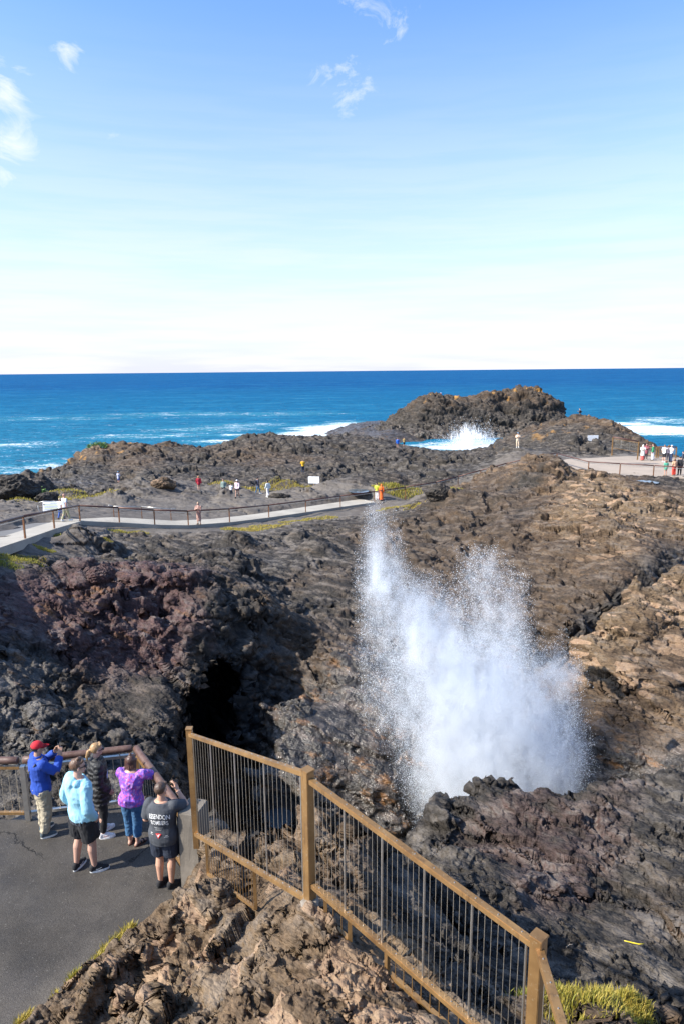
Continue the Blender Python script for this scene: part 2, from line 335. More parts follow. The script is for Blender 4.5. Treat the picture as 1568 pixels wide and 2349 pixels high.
POOLS = [(822,1125,66,1.1,'long sky blue rock pool behind the walkway rail'),(432,1071,91,1.0,'pale rock pool on the upper left of the shelf'),(792,1079,84,.8,'small rock pool to the right of the person in yellow'),
 (505,1076,88,.5,'tiny rock pool on the shelf between the two larger ones'),(1485,1104,52.5,.85,'blue pool under the edge of the right deck'),(640,1872,18.6,.5,'dark pool at the foot of the pit seen through the fence'),(636,1437,27.2,.45,'small bright puddle beside the flat boulder above the pit')]
PLAT_POLY = [WZ(u, v, PLAT) for u, v in ((-400,1885),(62,1880),(235,1858),(330,1846),(352,1885),(395,1960),(425,2010),(430,2060),(300,2160),(150,2280),(20,2400),(-600,2500))]
PILLAR = WY(449, 2030, 7.95)
def upsample(ax, bx, arr):      # separable linear interpolation of arr[len(ax), ...] onto bx
    i = np.clip(np.searchsorted(ax, bx, side='right')-1, 0, len(ax)-2); w_ = ((bx-ax[i])/(ax[i+1]-ax[i])).astype(np.float32)
    w_ = w_.reshape(-1, *([1]*(arr.ndim-1))); return arr[i]*(1-w_)+arr[i+1]*w_
def terrain_grid(tt, yy):
    T, Yg = np.meshgrid(tt, yy); Xg = T*Yg
    X = Xg.ravel(); Y = Yg.ravel()
    if len(tt) > 200:
        ta = np.concatenate([tt[::4], tt[-1:]]) if (len(tt)-1) % 4 else tt[::4]; ya = np.concatenate([yy[::4], yy[-1:]]) if (len(yy)-1) % 4 else yy[::4]
        Tc, Yc = np.meshgrid(ta, ya); fc = field((Tc*Yc).ravel(), Yc.ravel()).reshape(len(ya), len(ta), 7)
        f = upsample(ya, yy, fc); f = upsample(ta, tt, f.transpose(1, 0, 2)).transpose(1, 0, 2).reshape(-1, 7)
    else: f = field(X, Y)
    z = f[:, 0].astype(float); amp = f[:, 1].copy()
    for b in BUMPS:
        if b[2] is None: continue
        p = WY(b[0], b[1], b[2]); d2 = (X-p.x)**2+((Y-p.y)*1.0)**2
        g = np.exp(-(d2/b[3]**2)**1.6); z += b[4]*g; amp = np.maximum(amp, .8*g)
    for (pu, pv, pY, pr, pl_) in POOLS:
        p = WY(pu, pv, pY); d = np.sqrt((X-p.x)**2+(Y-p.y)**2); k = np.clip((d/pr-.75)/.6, 0, 1); z = np.where(k < 1, (p.z-.10)*(1-k)+z*k, z); amp *= .15+.85*k
    # slab areas stay low and calm
    sd = poly_sd(X, Y, PLAT_POLY); k = np.clip((sd+.05)/.25, 0, 1)
    z = np.where(sd < .0, np.minimum(z, PLAT-.2), z); amp *= k
    NPT = 13; pp = PNEAR[:NPT]+PFAR[:NPT][::-1]; sd = poly_sd(X, Y, pp); k = np.clip((sd-.05)/.8, 0, 1); amp *= .12+.88*k
    Pn = np.array([(p.x+q.x, p.y+q.y, p.z*2) for p, q in zip(PNEAR[:NPT], PFAR[:NPT])])/2
    m = sd < 1.2
    d2 = (X[m, None]-Pn[None, :, 0])**2+(Y[m, None]-Pn[None, :, 1])**2
    wgt = 1/(d2+.5)**2; pz = (wgt*Pn[None, :, 2]).sum(1)/wgt.sum(1)
    kk = np.clip((sd[m]+.0)/1.2, 0, 1); z[m] = np.where(sd[m] < 0, np.minimum(z[m], pz-.28), np.minimum(z[m], (pz-.2)*(1-kk)+z[m]*kk+kk*.0))
    for k_, p in PF.items():
        d2 = (X-p.x)**2+(Y-p.y)**2; amp *= 1-.8*np.exp(-d2/.9**2)
    return X, Y, z, amp, f
# rows spaced by how much picture they cover
tc = np.linspace(-.55, .55, 40); yc = np.exp(np.linspace(math.log(1.0), math.log(240), 700))
X, Y, z, amp, f = terrain_grid(tc, yc)
s = ((z-CAMZ)/Y).reshape(700, 40); 
ang = np.arctan(s); dv = np.abs(np.diff(ang, axis=0)); dl = np.diff(np.log(yc))[:, None]
win = ((yc[:-1] > 3.2) & (yc[:-1] < 125)).astype(float)*.9+.1
wrow = (np.percentile(dv, 80, axis=1)*.8 + .3*dv.mean(1) + .42*dl[:, 0]*win)*np.where(yc[:-1] < 2.6, .3, 1)*np.where(yc[:-1] > 135, .15, 1)
cum = np.concatenate([[0], np.cumsum(wrow)]); NR = int(2500*GQ)
YR = np.interp(np.linspace(0, cum[-1], NR), cum, yc)
tmain = np.linspace(-.60, .60, int(1050*GQ)); tl = -.60-np.cumsum(np.linspace(.001, .02, 60)); TT = np.concatenate([tl[::-1], tmain, -tl])
X, Y, z, amp, f = terrain_grid(TT, YR)
# shove the crag above the cave sideways so that it overhangs
ov = np.exp(-(((X+4.75)/1.5)**2+((Y-20.5)/3.0)**2))*np.clip((z-7.5)/2.5, 0, 1)
X2 = X + .45*ov
# the cave: the pit wall is hollowed out under the crag
uu, vv = [], []
qx, qy, qz = X2, Y, z-CAMZ
ff = qy*fwd.y+qz*fwd.z+qx*fwd.x; uu = CX+F*(qx*right.x+qy*right.y+qz*right.z)/ff; vv = CY-F*(qx*up.x+qy*up.y+qz*up.z)/ff
near_ = (Y > 16.5) & (Y < 25) & (z > 2.5) & (np.abs(X2+3.9) < 2.2)
wob = np.array([mnoise.noise(Vector((a_*.021, b_*.021, 3.3)))*.55+mnoise.noise(Vector((a_*.06, b_*.06, 1.3)))*.25 if n_ else 0 for a_, b_, n_ in zip(uu, vv, near_)])
se = np.minimum(np.abs((uu-490)/58)**2.4+np.abs((vv-1652)/104)**2.4, (((uu-525)*.8+(vv-1560)*.6)/48)**2+(((vv-1560)*.8-(uu-525)*.6)/40)**2)+wob*1.5
cm_ = np.where(near_, np.clip((1.05-se)/.35, 0, 1), 0); cm_ = cm_*cm_*(3-2*cm_)
X2 = X2-1.5*cm_; Yc_ = Y+4.6*cm_; z = z-1.3*cm_; amp = amp*(1-.6*cm_)
NC = len(TT); idx = np.arange(NR*NC).reshape(NR, NC)
faces = np.stack([idx[:-1, :-1], idx[:-1, 1:], idx[1:, 1:], idx[1:, :-1]], -1).reshape(-1, 4)
# ---------------- relief geometry nodes
def rock_nodes(name, seed=0.0, stretch=(.55, .9, 2.3), rot=(R(14), R(-16), R(20)), levels=((.15,1.1,0,.55),(.38,.62,.45,1.1),(1.05,.27,1.0,.75),(2.8,.080,1.3,.6),(7.5,.025,1.4,.35),(21.0,.009,1.4,0))):
    g = bpy.data.node_groups.new(name, 'GeometryNodeTree')
    g.interface.new_socket('Geometry', in_out='INPUT', socket_type='NodeSocketGeometry')
    g.interface.new_socket('Geometry', in_out='OUTPUT', socket_type='NodeSocketGeometry')
    t = NT(g); gi = t.node('NodeGroupInput'); go = t.node('NodeGroupOutput')
    am = t.node('GeometryNodeInputNamedAttribute', data_type='FLOAT', ins={'Name': 'amp'}).outputs['Attribute']
    geo = gi.outputs[0]
    Ld = t.node('GeometryNodeInputNamedAttribute', data_type='FLOAT', ins={'Name': 'ldist'}).outputs['Attribute']
    for i, (sc, a, ga, gb) in enumerate(levels):
        if seed: ga = gb
        pos = t.node('GeometryNodeInputPosition').outputs[0]; nor = t.node('GeometryNodeInputNormal').outputs[0]
        wv = t.vmath('SUBTRACT', t.noise(pos, sc*1.3, 3, .55, col=True), (.5, .5, .5))
        p2 = t.vmath('ADD', pos, t.vmath('SCALE', wv, sc=.55/sc))
        p2 = t.vmath('ADD', p2, (seed+i*13.7, seed*2+i*5.1, i*3.3))
        vr = t.node('ShaderNodeVectorRotate', rotation_type='EULER_XYZ', ins={'Vector': p2, 'Rotation': (rot[0]+i*.1, rot[1]-i*.12, rot[2]+i*.35)})
        p3 = t.vmath('MULTIPLY', vr.outputs[0], stretch if i in (0, 1) else ((.7, .95, 1.75) if i == 2 else (.85, 1.0, 1.5)))
        vn = t.n.new('ShaderNodeTexVoronoi'); vn.feature = 'F1'; t.l.new(p3, vn.inputs['Vector']); vn.inputs['Scale'].default_value = sc
        v1 = t.math('POWER', vn.outputs['Distance'], 1.25); lump = t.math('MULTIPLY', t.math('SUBTRACT', .40, v1), 1.5)
        # fractured blocks: every cell is a tilted flat face at its own height
        cr = t.vmath('SUBTRACT', vn.outputs['Color'], (.5, .5, .5)); rel = t.vmath('SUBTRACT', t.vmath('SCALE', p3, sc=sc), t.vmath('SCALE', vn.outputs['Position'], sc=sc))
        fac = t.math('ADD', t.math('MULTIPLY', t.node('ShaderNodeSeparateXYZ', ins={0: cr}).outputs[0], .75), t.math('MULTIPLY', t.vmath('DOT_PRODUCT', rel, cr), 1.1))
        fac = t.math('SUBTRACT', fac, t.math('MULTIPLY', t.ramp(vn.outputs['Distance'], .38, .72), .35))
        kf = (.5, .6, .72, .72, .6, .5)[i]; d = t.math('ADD', t.math('MULTIPLY', lump, 1-kf), t.math('MULTIPLY', fac, kf*1.15))
        if i < 4:
            nz = t.noise(p3, sc*1.1, 2.5, .6, typ='RIDGED_MULTIFRACTAL')
            d = t.math('ADD', d, t.math('MULTIPLY', t.math('SUBTRACT', nz, .5), -.35))
        if i < 4:   # stepped ledges dipping to one side
            s_ = t.math('ADD', t.math('MULTIPLY', t.vmath('DOT_PRODUCT', p2, (.28, -.12, .95) if i != 2 else (-.2, .1, .97)), sc*1.3), t.math('MULTIPLY', t.noise(pos, sc*.6, 4, .6), 3.0))
            fr = t.math('FRACT', s_); lg = t.math('MINIMUM', fr, t.math('MULTIPLY', t.math('SUBTRACT', 1.0, fr), 6.0))
            d = t.math('ADD', d, t.math('MULTIPLY', t.math('SUBTRACT', lg, .4), .8 if i else .55))
        msk = t.ramp(t.noise(pos, sc*.4, 3, .5), .38, .62, .2, 1.4)
        d = t.math('MULTIPLY', d, msk)
        d = t.math('MULTIPLY', t.math('MULTIPLY', t.math('MULTIPLY', d, a), t.ramp(Ld, 0, 1, ga, gb)), am)
        off = t.vmath('SCALE', nor, sc=d)
        sp = t.node('GeometryNodeSetPosition', ins={'Geometry': geo, 'Offset': off}); geo = sp.outputs[0]
    t.l.new(geo, go.inputs[0]); return g
GN_ROCK = rock_nodes('relief')
# ---------------- rock material
def rock_material(name, wetline=None, isl=False):
    m, t, b = new_mat(name)
    geo = t.node('ShaderNodeNewGeometry'); pos = geo.outputs['Position']; nz = t.node('ShaderNodeSeparateXYZ', ins={0: geo.outputs['Normal']}).outputs[2]
    tan, red, grav, wet = (t.attr(k) for k in ('tan', 'red', 'grav', 'wet'))
    rotv = t.node('ShaderNodeVectorRotate', rotation_type='EULER_XYZ', ins={'Vector': pos, 'Rotation': (.5, -.35, .45)}).outputs[0]
    st = t.vmath('MULTIPLY', rotv, (1, 1, 3.0))
    n1 = t.noise(pos, .22, 5, .6); n2 = t.noise(st, 1.1, 6, .62); n3 = t.noise(st, 6.0, 5, .65); n4 = t.noise(pos, 34.0, 3, .7)
    vc = t.voro(st, 1.6, 'F1', out='Color'); vcx = t.node('ShaderNodeSeparateColor', ins={0: vc}).outputs[0]
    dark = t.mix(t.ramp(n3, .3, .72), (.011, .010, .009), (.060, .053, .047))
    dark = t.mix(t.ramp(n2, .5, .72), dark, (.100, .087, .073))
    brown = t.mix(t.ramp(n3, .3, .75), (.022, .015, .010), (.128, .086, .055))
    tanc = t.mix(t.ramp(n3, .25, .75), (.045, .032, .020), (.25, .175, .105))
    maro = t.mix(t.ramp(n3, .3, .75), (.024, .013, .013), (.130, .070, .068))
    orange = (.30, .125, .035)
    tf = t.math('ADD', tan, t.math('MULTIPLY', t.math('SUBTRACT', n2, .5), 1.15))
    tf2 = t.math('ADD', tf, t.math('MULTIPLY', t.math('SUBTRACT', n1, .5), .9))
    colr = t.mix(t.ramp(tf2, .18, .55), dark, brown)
    colr = t.mix(t.ramp(tf2, .55, 1.05), colr, tanc)
    rf = t.math('ADD', red, t.math('MULTIPLY', t.math('SUBTRACT', n2, .5), 1.2))
    colr = t.mix(t.ramp(rf, .35, .9, 0, .85), colr, maro)
    # single fractured blocks of a warmer or paler stone
    colr = t.mix(t.math('MULTIPLY', t.ramp(vcx, .80, .86), t.ramp(tan, .45, .9, .0, .75)), colr, t.mix(n3, (.22, .10, .06), (.50, .38, .25)))
    # rust streaks in the wet part
    os_ = t.math('MULTIPLY', t.ramp(t.noise(st, .9, 5, .7), .56, .68), t.ramp(t.math('ADD', wet, t.math('MULTIPLY', red, .35)), .25, .9, 0, .75))
    colr = t.mix(os_, colr, t.mix(n3, (.10, .045, .015), (.36, .17, .05)))
    # orange lichen on the tops that carry it
    lf = t.math('MULTIPLY', t.ramp(t.noise(pos, .35, 4, .6), .58, .66), t.attr('lich'))
    colr = t.mix(lf, colr, t.mix(n3, (.26, .12, .03), (.5, .27, .06)))
    # gravel and grit
    gcol = t.mix(t.ramp(n4, .3, .7), (.070, .061, .053), (.175, .155, .133)); gcol = t.mix(t.ramp(n1, .35, .65), gcol, (.082, .071, .063))
    gf = t.math('MULTIPLY', t.ramp(t.math('ADD', grav, t.math('MULTIPLY', t.math('SUBTRACT', n2, .5), 1.0)), .35, .65), t.ramp(nz, .55, .85))
    colr = t.mix(gf, colr, gcol)
    # pale weathered crust on upward faces
    wf = t.math('MULTIPLY', t.ramp(n2, .46, .66), t.ramp(nz, .35, .95, 0, .42))
    colr = t.mix(wf, colr, (.20, .18, .16))
    fine = t.noise(st, 14.0, 5, .72)
    colr = t.mix(t.ramp(fine, .42, .30, 0, .75), colr, t.mix(1.0, colr, (.35, .33, .32), 'MULTIPLY')); colr = t.mix(t.ramp(fine, .56, .72, 0, .5), colr, t.mix(1.0, colr, (1.9, 1.8, 1.65), 'MULTIPLY'))
    colr = t.mix(t.ramp(n4, .25, .8, 0, .5), colr, t.mix(.5, colr, (.5, .45, .4), 'MULTIPLY'))
    t.l.new(colr, b.inputs['Base Color'])
    ro = t.math('SUBTRACT', t.ramp(n3, .3, .7, .62, .95), t.math('MULTIPLY', wet, t.ramp(n2, .35, .6, .25, .68)), clamp=True)
    t.l.new(ro, b.inputs['Roughness']); t.l.new(t.ramp(wet, .2, .9, .16, .5), b.inputs['Specular IOR Level'])
    h1 = t.noise(st, 5.0, 6, .7, typ='RIDGED_MULTIFRACTAL'); h3 = t.noise(pos, 45.0, 3, .6)
    hh = t.math('ADD', t.math('MULTIPLY', h1, -.035), t.math('ADD', t.math('MULTIPLY', t.voro(st, 16.0, 'F1'), -.02), t.math('MULTIPLY', h3, .006)))
    hh = t.math('MULTIPLY', hh, t.ramp(gf, 0, 1, 1, .12))
    bn = t.node('ShaderNodeBump', ins={'Strength': .9, 'Distance': 1.0, 'Height': hh}); t.l.new(bn.outputs[0], b.inputs['Normal'])
    return m
ROCK = rock_material('basalt')
ter = mesh_np('terrain', np.stack([X2, Yc_, z], -1), faces, ROCK)
attr(ter.data, 'amp', amp); attr(ter.data, 'ldist', np.clip((np.log(np.maximum(Y, 1))-math.log(4))/(math.log(100)-math.log(4)), 0, 1.15))
lich = np.zeros(len(X))
for u, v, Yd, r_ in ((1290,968,100,9),(1400,965,99,9),(1440,985,95,9),(230,1040,108,10),(300,1030,110,8),(700,2100,5,0)):
    p = WY(u, v, Yd); lich = np.maximum(lich, np.exp(-((X-p.x)**2+(Y-p.y)**2)/(r_*r_+1e-3)))
for i, k in ((2, 'tan'), (3, 'red'), (4, 'grav'), (5, 'wet')): attr(ter.data, k, f[:, i])
attr(ter.data, 'lich', lich)
md = ter.modifiers.new('relief', 'NODES'); md.node_group = GN_ROCK
bake(ter); tag(ter, 'craggy black and brown basalt headland with a deep pit in it', None, None, 'structure')
ter['label'] = 'craggy black and brown basalt headland around the blowhole pit'
nv = len(ter.data.vertices); co = np.empty(nv*3, np.float32); ter.data.vertices.foreach_get('co', co); TCO = co.reshape(-1, 3)
# height lookup through a BVH on a thinned copy of the grid
def bvh_of(step=2):
    r = TCO.reshape(NR, NC, 3)[::step, ::step]; a, b_ = r.shape[:2]
    ii = np.arange(a*b_).reshape(a, b_); ff = np.stack([ii[:-1, :-1], ii[:-1, 1:], ii[1:, 1:], ii[1:, :-1]], -1).reshape(-1, 4)
    return BVHTree.FromPolygons(r.reshape(-1, 3).tolist(), ff.tolist())
TBVH = bvh_of(2)
def ground(x, y, top=30.0):
    h = TBVH.ray_cast(Vector((x, y, top)), Vector((0, 0, -1)))
    return h[0].z if h[0] is not None else 0.0
def seen(u, v):
    h = TBVH.ray_cast(Vector((0, 0, CAMZ)), ray(u, v).normalized()); return h
# ------------------------------------------------------------------ sea
def sea():
    ts = np.linspace(-1.0, 1.0, 900 if GQ > .6 else 500); iy = np.linspace(1/62.0, 1/60000.0, 650 if GQ > .6 else 350); ys = 1/iy
    T, Yg = np.meshgrid(ts, ys); X = (T*Yg).ravel(); Y = Yg.ravel()
    dY = np.abs(np.gradient(ys))[:, None]*np.ones_like(T); dX = Yg*(ts[1]-ts[0])
    fall = np.clip(1-np.maximum(dY.ravel(), dX.ravel())/2.5, 0, 1)
    idx = np.arange(len(X)).reshape(T.shape); fc = np.stack([idx[:-1, :-1], idx[:-1, 1:], idx[1:, 1:], idx[1:, :-1]], -1).reshape(-1, 4)
    o = mesh_np('sea', np.stack([X, Y, np.zeros_like(X)], -1), fc, None)
    foam = np.zeros(len(X))
    def spot(u, v, ru, rv, k):    # patch of surf lying on the water: centre and half widths in metres
        p = WZ(u, v, 0); g = np.exp(-(((X-p.x)/ru)**2+((Y-p.y)/rv)**2)); np.maximum(foam, k*g, out=foam)
    spot(745, 985, 15, 24, 1.3); spot(700, 996, 14, 16, 1.25); spot(800, 975, 12, 22, 1.1); spot(660, 1003, 9, 10, .9)
    spot(1080, 1022, 17, 14, 1.2); spot(1010, 1028, 12, 9, .95); spot(1130, 1018, 14, 12, 1.0)
    spot(1500, 985, 20, 22, 1.5); spot(1440, 972, 12, 14, 1.2); spot(1568, 990, 18, 16, 1.2); spot(1540, 965, 22, 26, .75)
    spot(60, 1075, 22, 14, .66); spot(200, 1060, 22, 12, .62); spot(30, 1020, 26, 14, .60); spot(330, 1000, 34, 14, .64); spot(470, 985, 30, 16, .66)
    spot(560, 975, 26, 18, .6); spot(120, 960, 60, 20, .52); spot(400, 950, 60, 22, .56); spot(600, 950, 60, 22, .5); spot(500, 1012, 14, 8, .8); spot(560, 998, 12, 8, .8)
    foam = np.maximum(foam, .34*np.clip(1-(Y-150)/420, 0, 1)*np.clip((40-X)/60, .2, 1))
    attr(o.data, 'foam', foam); attr(o.data, 'amp', fall)
    g = bpy.data.node_groups.new('swell', 'GeometryNodeTree')
    g.interface.new_socket('Geometry', in_out='INPUT', socket_type='NodeSocketGeometry'); g.interface.new_socket('Geometry', in_out='OUTPUT', socket_type='NodeSocketGeometry')
    t = NT(g); gi = t.node('NodeGroupInput'); go = t.node('NodeGroupOutput')
    am = t.node('GeometryNodeInputNamedAttribute', data_type='FLOAT', ins={'Name': 'amp'}).outputs['Attribute']
    pos = t.node('GeometryNodeInputPosition').outputs[0]
    a_ = t.vmath('MULTIPLY', pos, (.55, 1.0, 1)); h = t.math('MULTIPLY', t.math('SUBTRACT', t.noise(a_, .055, 3, .5), .5), 1.6)
    h = t.math('ADD', h, t.math('MULTIPLY', t.math('SUBTRACT', t.noise(a_, .33, 5, .6, 1.2), .5), .75))
    off = t.node('ShaderNodeCombineXYZ', ins={2: t.math('MULTIPLY', h, am)}).outputs[0]
    t.l.new(t.node('GeometryNodeSetPosition', ins={'Geometry': gi.outputs[0], 'Offset': off}).outputs[0], go.inputs[0])
    md = o.modifiers.new('swell', 'NODES'); md.node_group = g
    m, t, b = new_mat('sea_water'); pos = t.node('ShaderNodeNewGeometry').outputs['Position']
    a_ = t.vmath('MULTIPLY', pos, (.5, 1.0, 1.0)); lng = t.vmath('MULTIPLY', pos, (.4, 1, 1))
    fo = t.attr('foam'); n1 = t.noise(t.vmath('MULTIPLY', pos, (.5, 1, 1)), .15, 9, .70, 1.2); n2 = t.noise(pos, .9, 7, .72, .8)
    fm = t.ramp(t.math('ADD', fo, t.math('ADD', t.math('MULTIPLY', t.math('SUBTRACT', n1, .5), 2.6), t.math('MULTIPLY', t.math('SUBTRACT', n2, .5), 2.0))), .62, 1.05)
    far = t.mix(t.ramp(t.noise(lng, .012, 6, .65), .35, .65), (.001, .058, .165), (.003, .080, .21))
    wt = t.mix(t.ramp(t.node('ShaderNodeSeparateXYZ', ins={0: pos}).outputs[1], 1000, 150), far, (.006, .120, .225))
    wt = t.mix(t.ramp(fo, .15, .7), wt, (.03, .19, .27))
    wt = t.mix(t.ramp(t.noise(a_, .33, 6, .7, .8), .44, .62, 0, .7), wt, t.mix(1.0, wt, (.45, .48, .55), 'MULTIPLY'))
    wt = t.mix(t.ramp(t.noise(lng, .06, 7, .68, .8), .52, .68, 0, .6), wt, t.mix(.5, wt, (.05, .25, .36)))
    cap = t.math('MULTIPLY', t.ramp(t.noise(t.vmath('MULTIPLY', pos, (.3, 1, 1)), .10, 8, .78), .72, .75), .6)
    colr = t.mix(t.math('MAXIMUM', fm, cap), wt, (.62, .68, .72))
    hh = t.math('ADD', t.math('MULTIPLY', t.noise(a_, .9, 7, .68, .6), .7), t.math('MULTIPLY', t.noise(a_, .16, 3, .6, .5), 2.2))
    bn = t.node('ShaderNodeBump', ins={'Strength': 1.0, 'Distance': 1.0, 'Height': hh})
    df = t.node('ShaderNodeBsdfDiffuse', ins={'Color': colr, 'Normal': bn.outputs[0]}); gl = t.node('ShaderNodeBsdfGlossy', ins={'Color': (.8, .9, 1, 1), 'Roughness': .22, 'Normal': bn.outputs[0]})
    mx = t.node('ShaderNodeMixShader', ins={0: t.ramp(fm, 0, 1, .05, 0), 1: df.outputs[0], 2: gl.outputs[0]}); t.l.new(mx.outputs[0], m.node_tree.nodes['Material Output'].inputs['Surface'])
    o.data.materials.append(m); tag(o, 'open blue sea with streaks of foam', kind='structure'); return o
SEA = sea()
# ------------------------------------------------------------------ rock island and low reef beyond the gap
def heightmap_rock(name, x0, x1, y0, y1, res, pts, label, clsv, ampv, lichpts=(), seed=1.0, base=-3.0):
    """pts: (X, Y, z) heights; cone-spline surface, relief on top"""
    xs = np.arange(x0, x1, res); ys = np.arange(y0, y1, res); XX, YY = np.meshgrid(xs, ys); P = np.array(pts, float)
    n = len(P); Aq = np.sqrt(((P[:, None, :2]-P[None, :, :2])**2).sum(-1)+.3); S = np.zeros((n+1, n+1)); S[:n, :n] = Aq; S[:n, n] = 1; S[n, :n] = 1
    cf = np.linalg.solve(S, np.append(P[:, 2], 0)); fx = XX.ravel(); fy = YY.ravel(); zz = np.zeros(len(fx))
    for i in range(n): zz += cf[i]*np.sqrt((fx-P[i, 0])**2+(fy-P[i, 1])**2+.3)
    zz += cf[n]; zz = np.maximum(zz, base)
    idx = np.arange(len(fx)).reshape(XX.shape); fc = np.stack([idx[:-1, :-1], idx[:-1, 1:], idx[1:, 1:], idx[1:, :-1]], -1).reshape(-1, 4)
    keep = (zz[fc] > base+.05).any(1); fc = fc[keep]
    o = mesh_np(name, np.stack([fx, fy, zz], -1), fc, ROCK); attr(o.data, 'amp', np.full(len(fx), ampv)); attr(o.data, 'ldist', np.full(len(fx), 1.1))
    for k_, v_ in zip(('tan', 'red', 'grav', 'wet'), clsv):
        v_ = v_(fx, fy, zz) if callable(v_) else np.full(len(fx), v_); attr(o.data, k_, v_)
    li = np.zeros(len(fx))
    for (lx, ly, lr) in lichpts: li = np.maximum(li, np.exp(-((fx-lx)**2+(fy-ly)**2)/lr**2))
    attr(o.data, 'lich', li*np.clip((zz-8)/3, 0, 1)); md = o.modifiers.new('relief', 'NODES'); md.node_group = GN_ROCK; bake(o)
    tag(o, label, kind='structure'); return o
IY = 208.0
def ip(u, v, Y=IY):
    p = WY(u, v, Y); return (p.x, Y, p.z)
isl = []
top = [(868,978),(905,960),(925,938),(950,920),(975,908),(1010,906),(1050,909),(1100,909),(1140,907),(1185,903),(1205,897),(1235,896),(1262,906),(1285,925),(1300,950),(1312,968)]
for i, (u, v) in enumerate(top):
    x, y, z = ip(u, v, IY+9); isl.append((x, y, z)); isl.append((x*1.01, y+7, z*.8)); isl.append((x, y+16, -4))
    face = max(v+34, 962)
    if v < 950:
        x2, y2, z2 = ip(u, v+22, IY+4); isl.append((x2, y2, z2)); x3, y3, z3 = ip(u, (v+1000)/2+10, IY+1); isl.append((x3, y3, z3))
    bx, by, bz = ip(u, 1015, IY-4); isl.append((bx, by, 1.4)); isl.append((bx, by-8, -3.5))
for u in (1150, 1195): x, y, z = ip(u, 965, IY+6); isl.append((x, y, z-1.5))
x, y, z = ip(835, 985, IY+6); isl.append((x, y, 2.2)); isl.append((x-8, y, -3)); x, y, z = ip(1330, 975, IY+6); isl.append((x+2, y, 1.5)); isl.append((x+12, y, -4))
LI = [(*ip(u, v, IY+9)[:2], r_) for u, v, r_ in ((985,908,4),(1040,910,3),(1140,905,5),(1215,897,6),(1240,897,4))]
ISLE = heightmap_rock('rock_island', ip(800,0)[0], ip(1370,0)[0], IY-14, IY+30, .24 if GQ > .6 else .5, isl, 'dark basalt island with a flat lichen covered top beyond the gap', (lambda x, y, z: .16+.22*np.clip((z-6)/6, 0, 1), .15, 0.0, lambda x, y, z: .6*np.clip((6-z)/5, 0, 1)), 1.7, LI)
rf = []
for u, v, Y, z in ((780,985,222,1.6),(805,972,232,2.2),(840,968,236,2.8),(880,968,238,2.6),(905,975,230,2.4),(850,985,214,2.6),(800,993,212,1.3),(900,990,205,2.5),(870,1000,196,1.8)):
    p = WY(u, v, Y); rf.append((p.x, Y, z))
rx = [p[0] for p in rf]
for X_, Y_ in ((min(rx)-14,226),(min(rx)-8,205),(min(rx)+2,246),(min(rx)+18,254),(max(rx)+8,250),(max(rx)+14,215),(min(rx)+6,196),(max(rx)-2,186)): rf.append((X_, Y_, -3))
REEF = heightmap_rock('low_reef', min(rx)-16, max(rx)+14, 184, 256, .4 if GQ > .6 else .8, rf, 'low dark wet reef in the surf left of the island', (.12,.1,0,.7), .55)
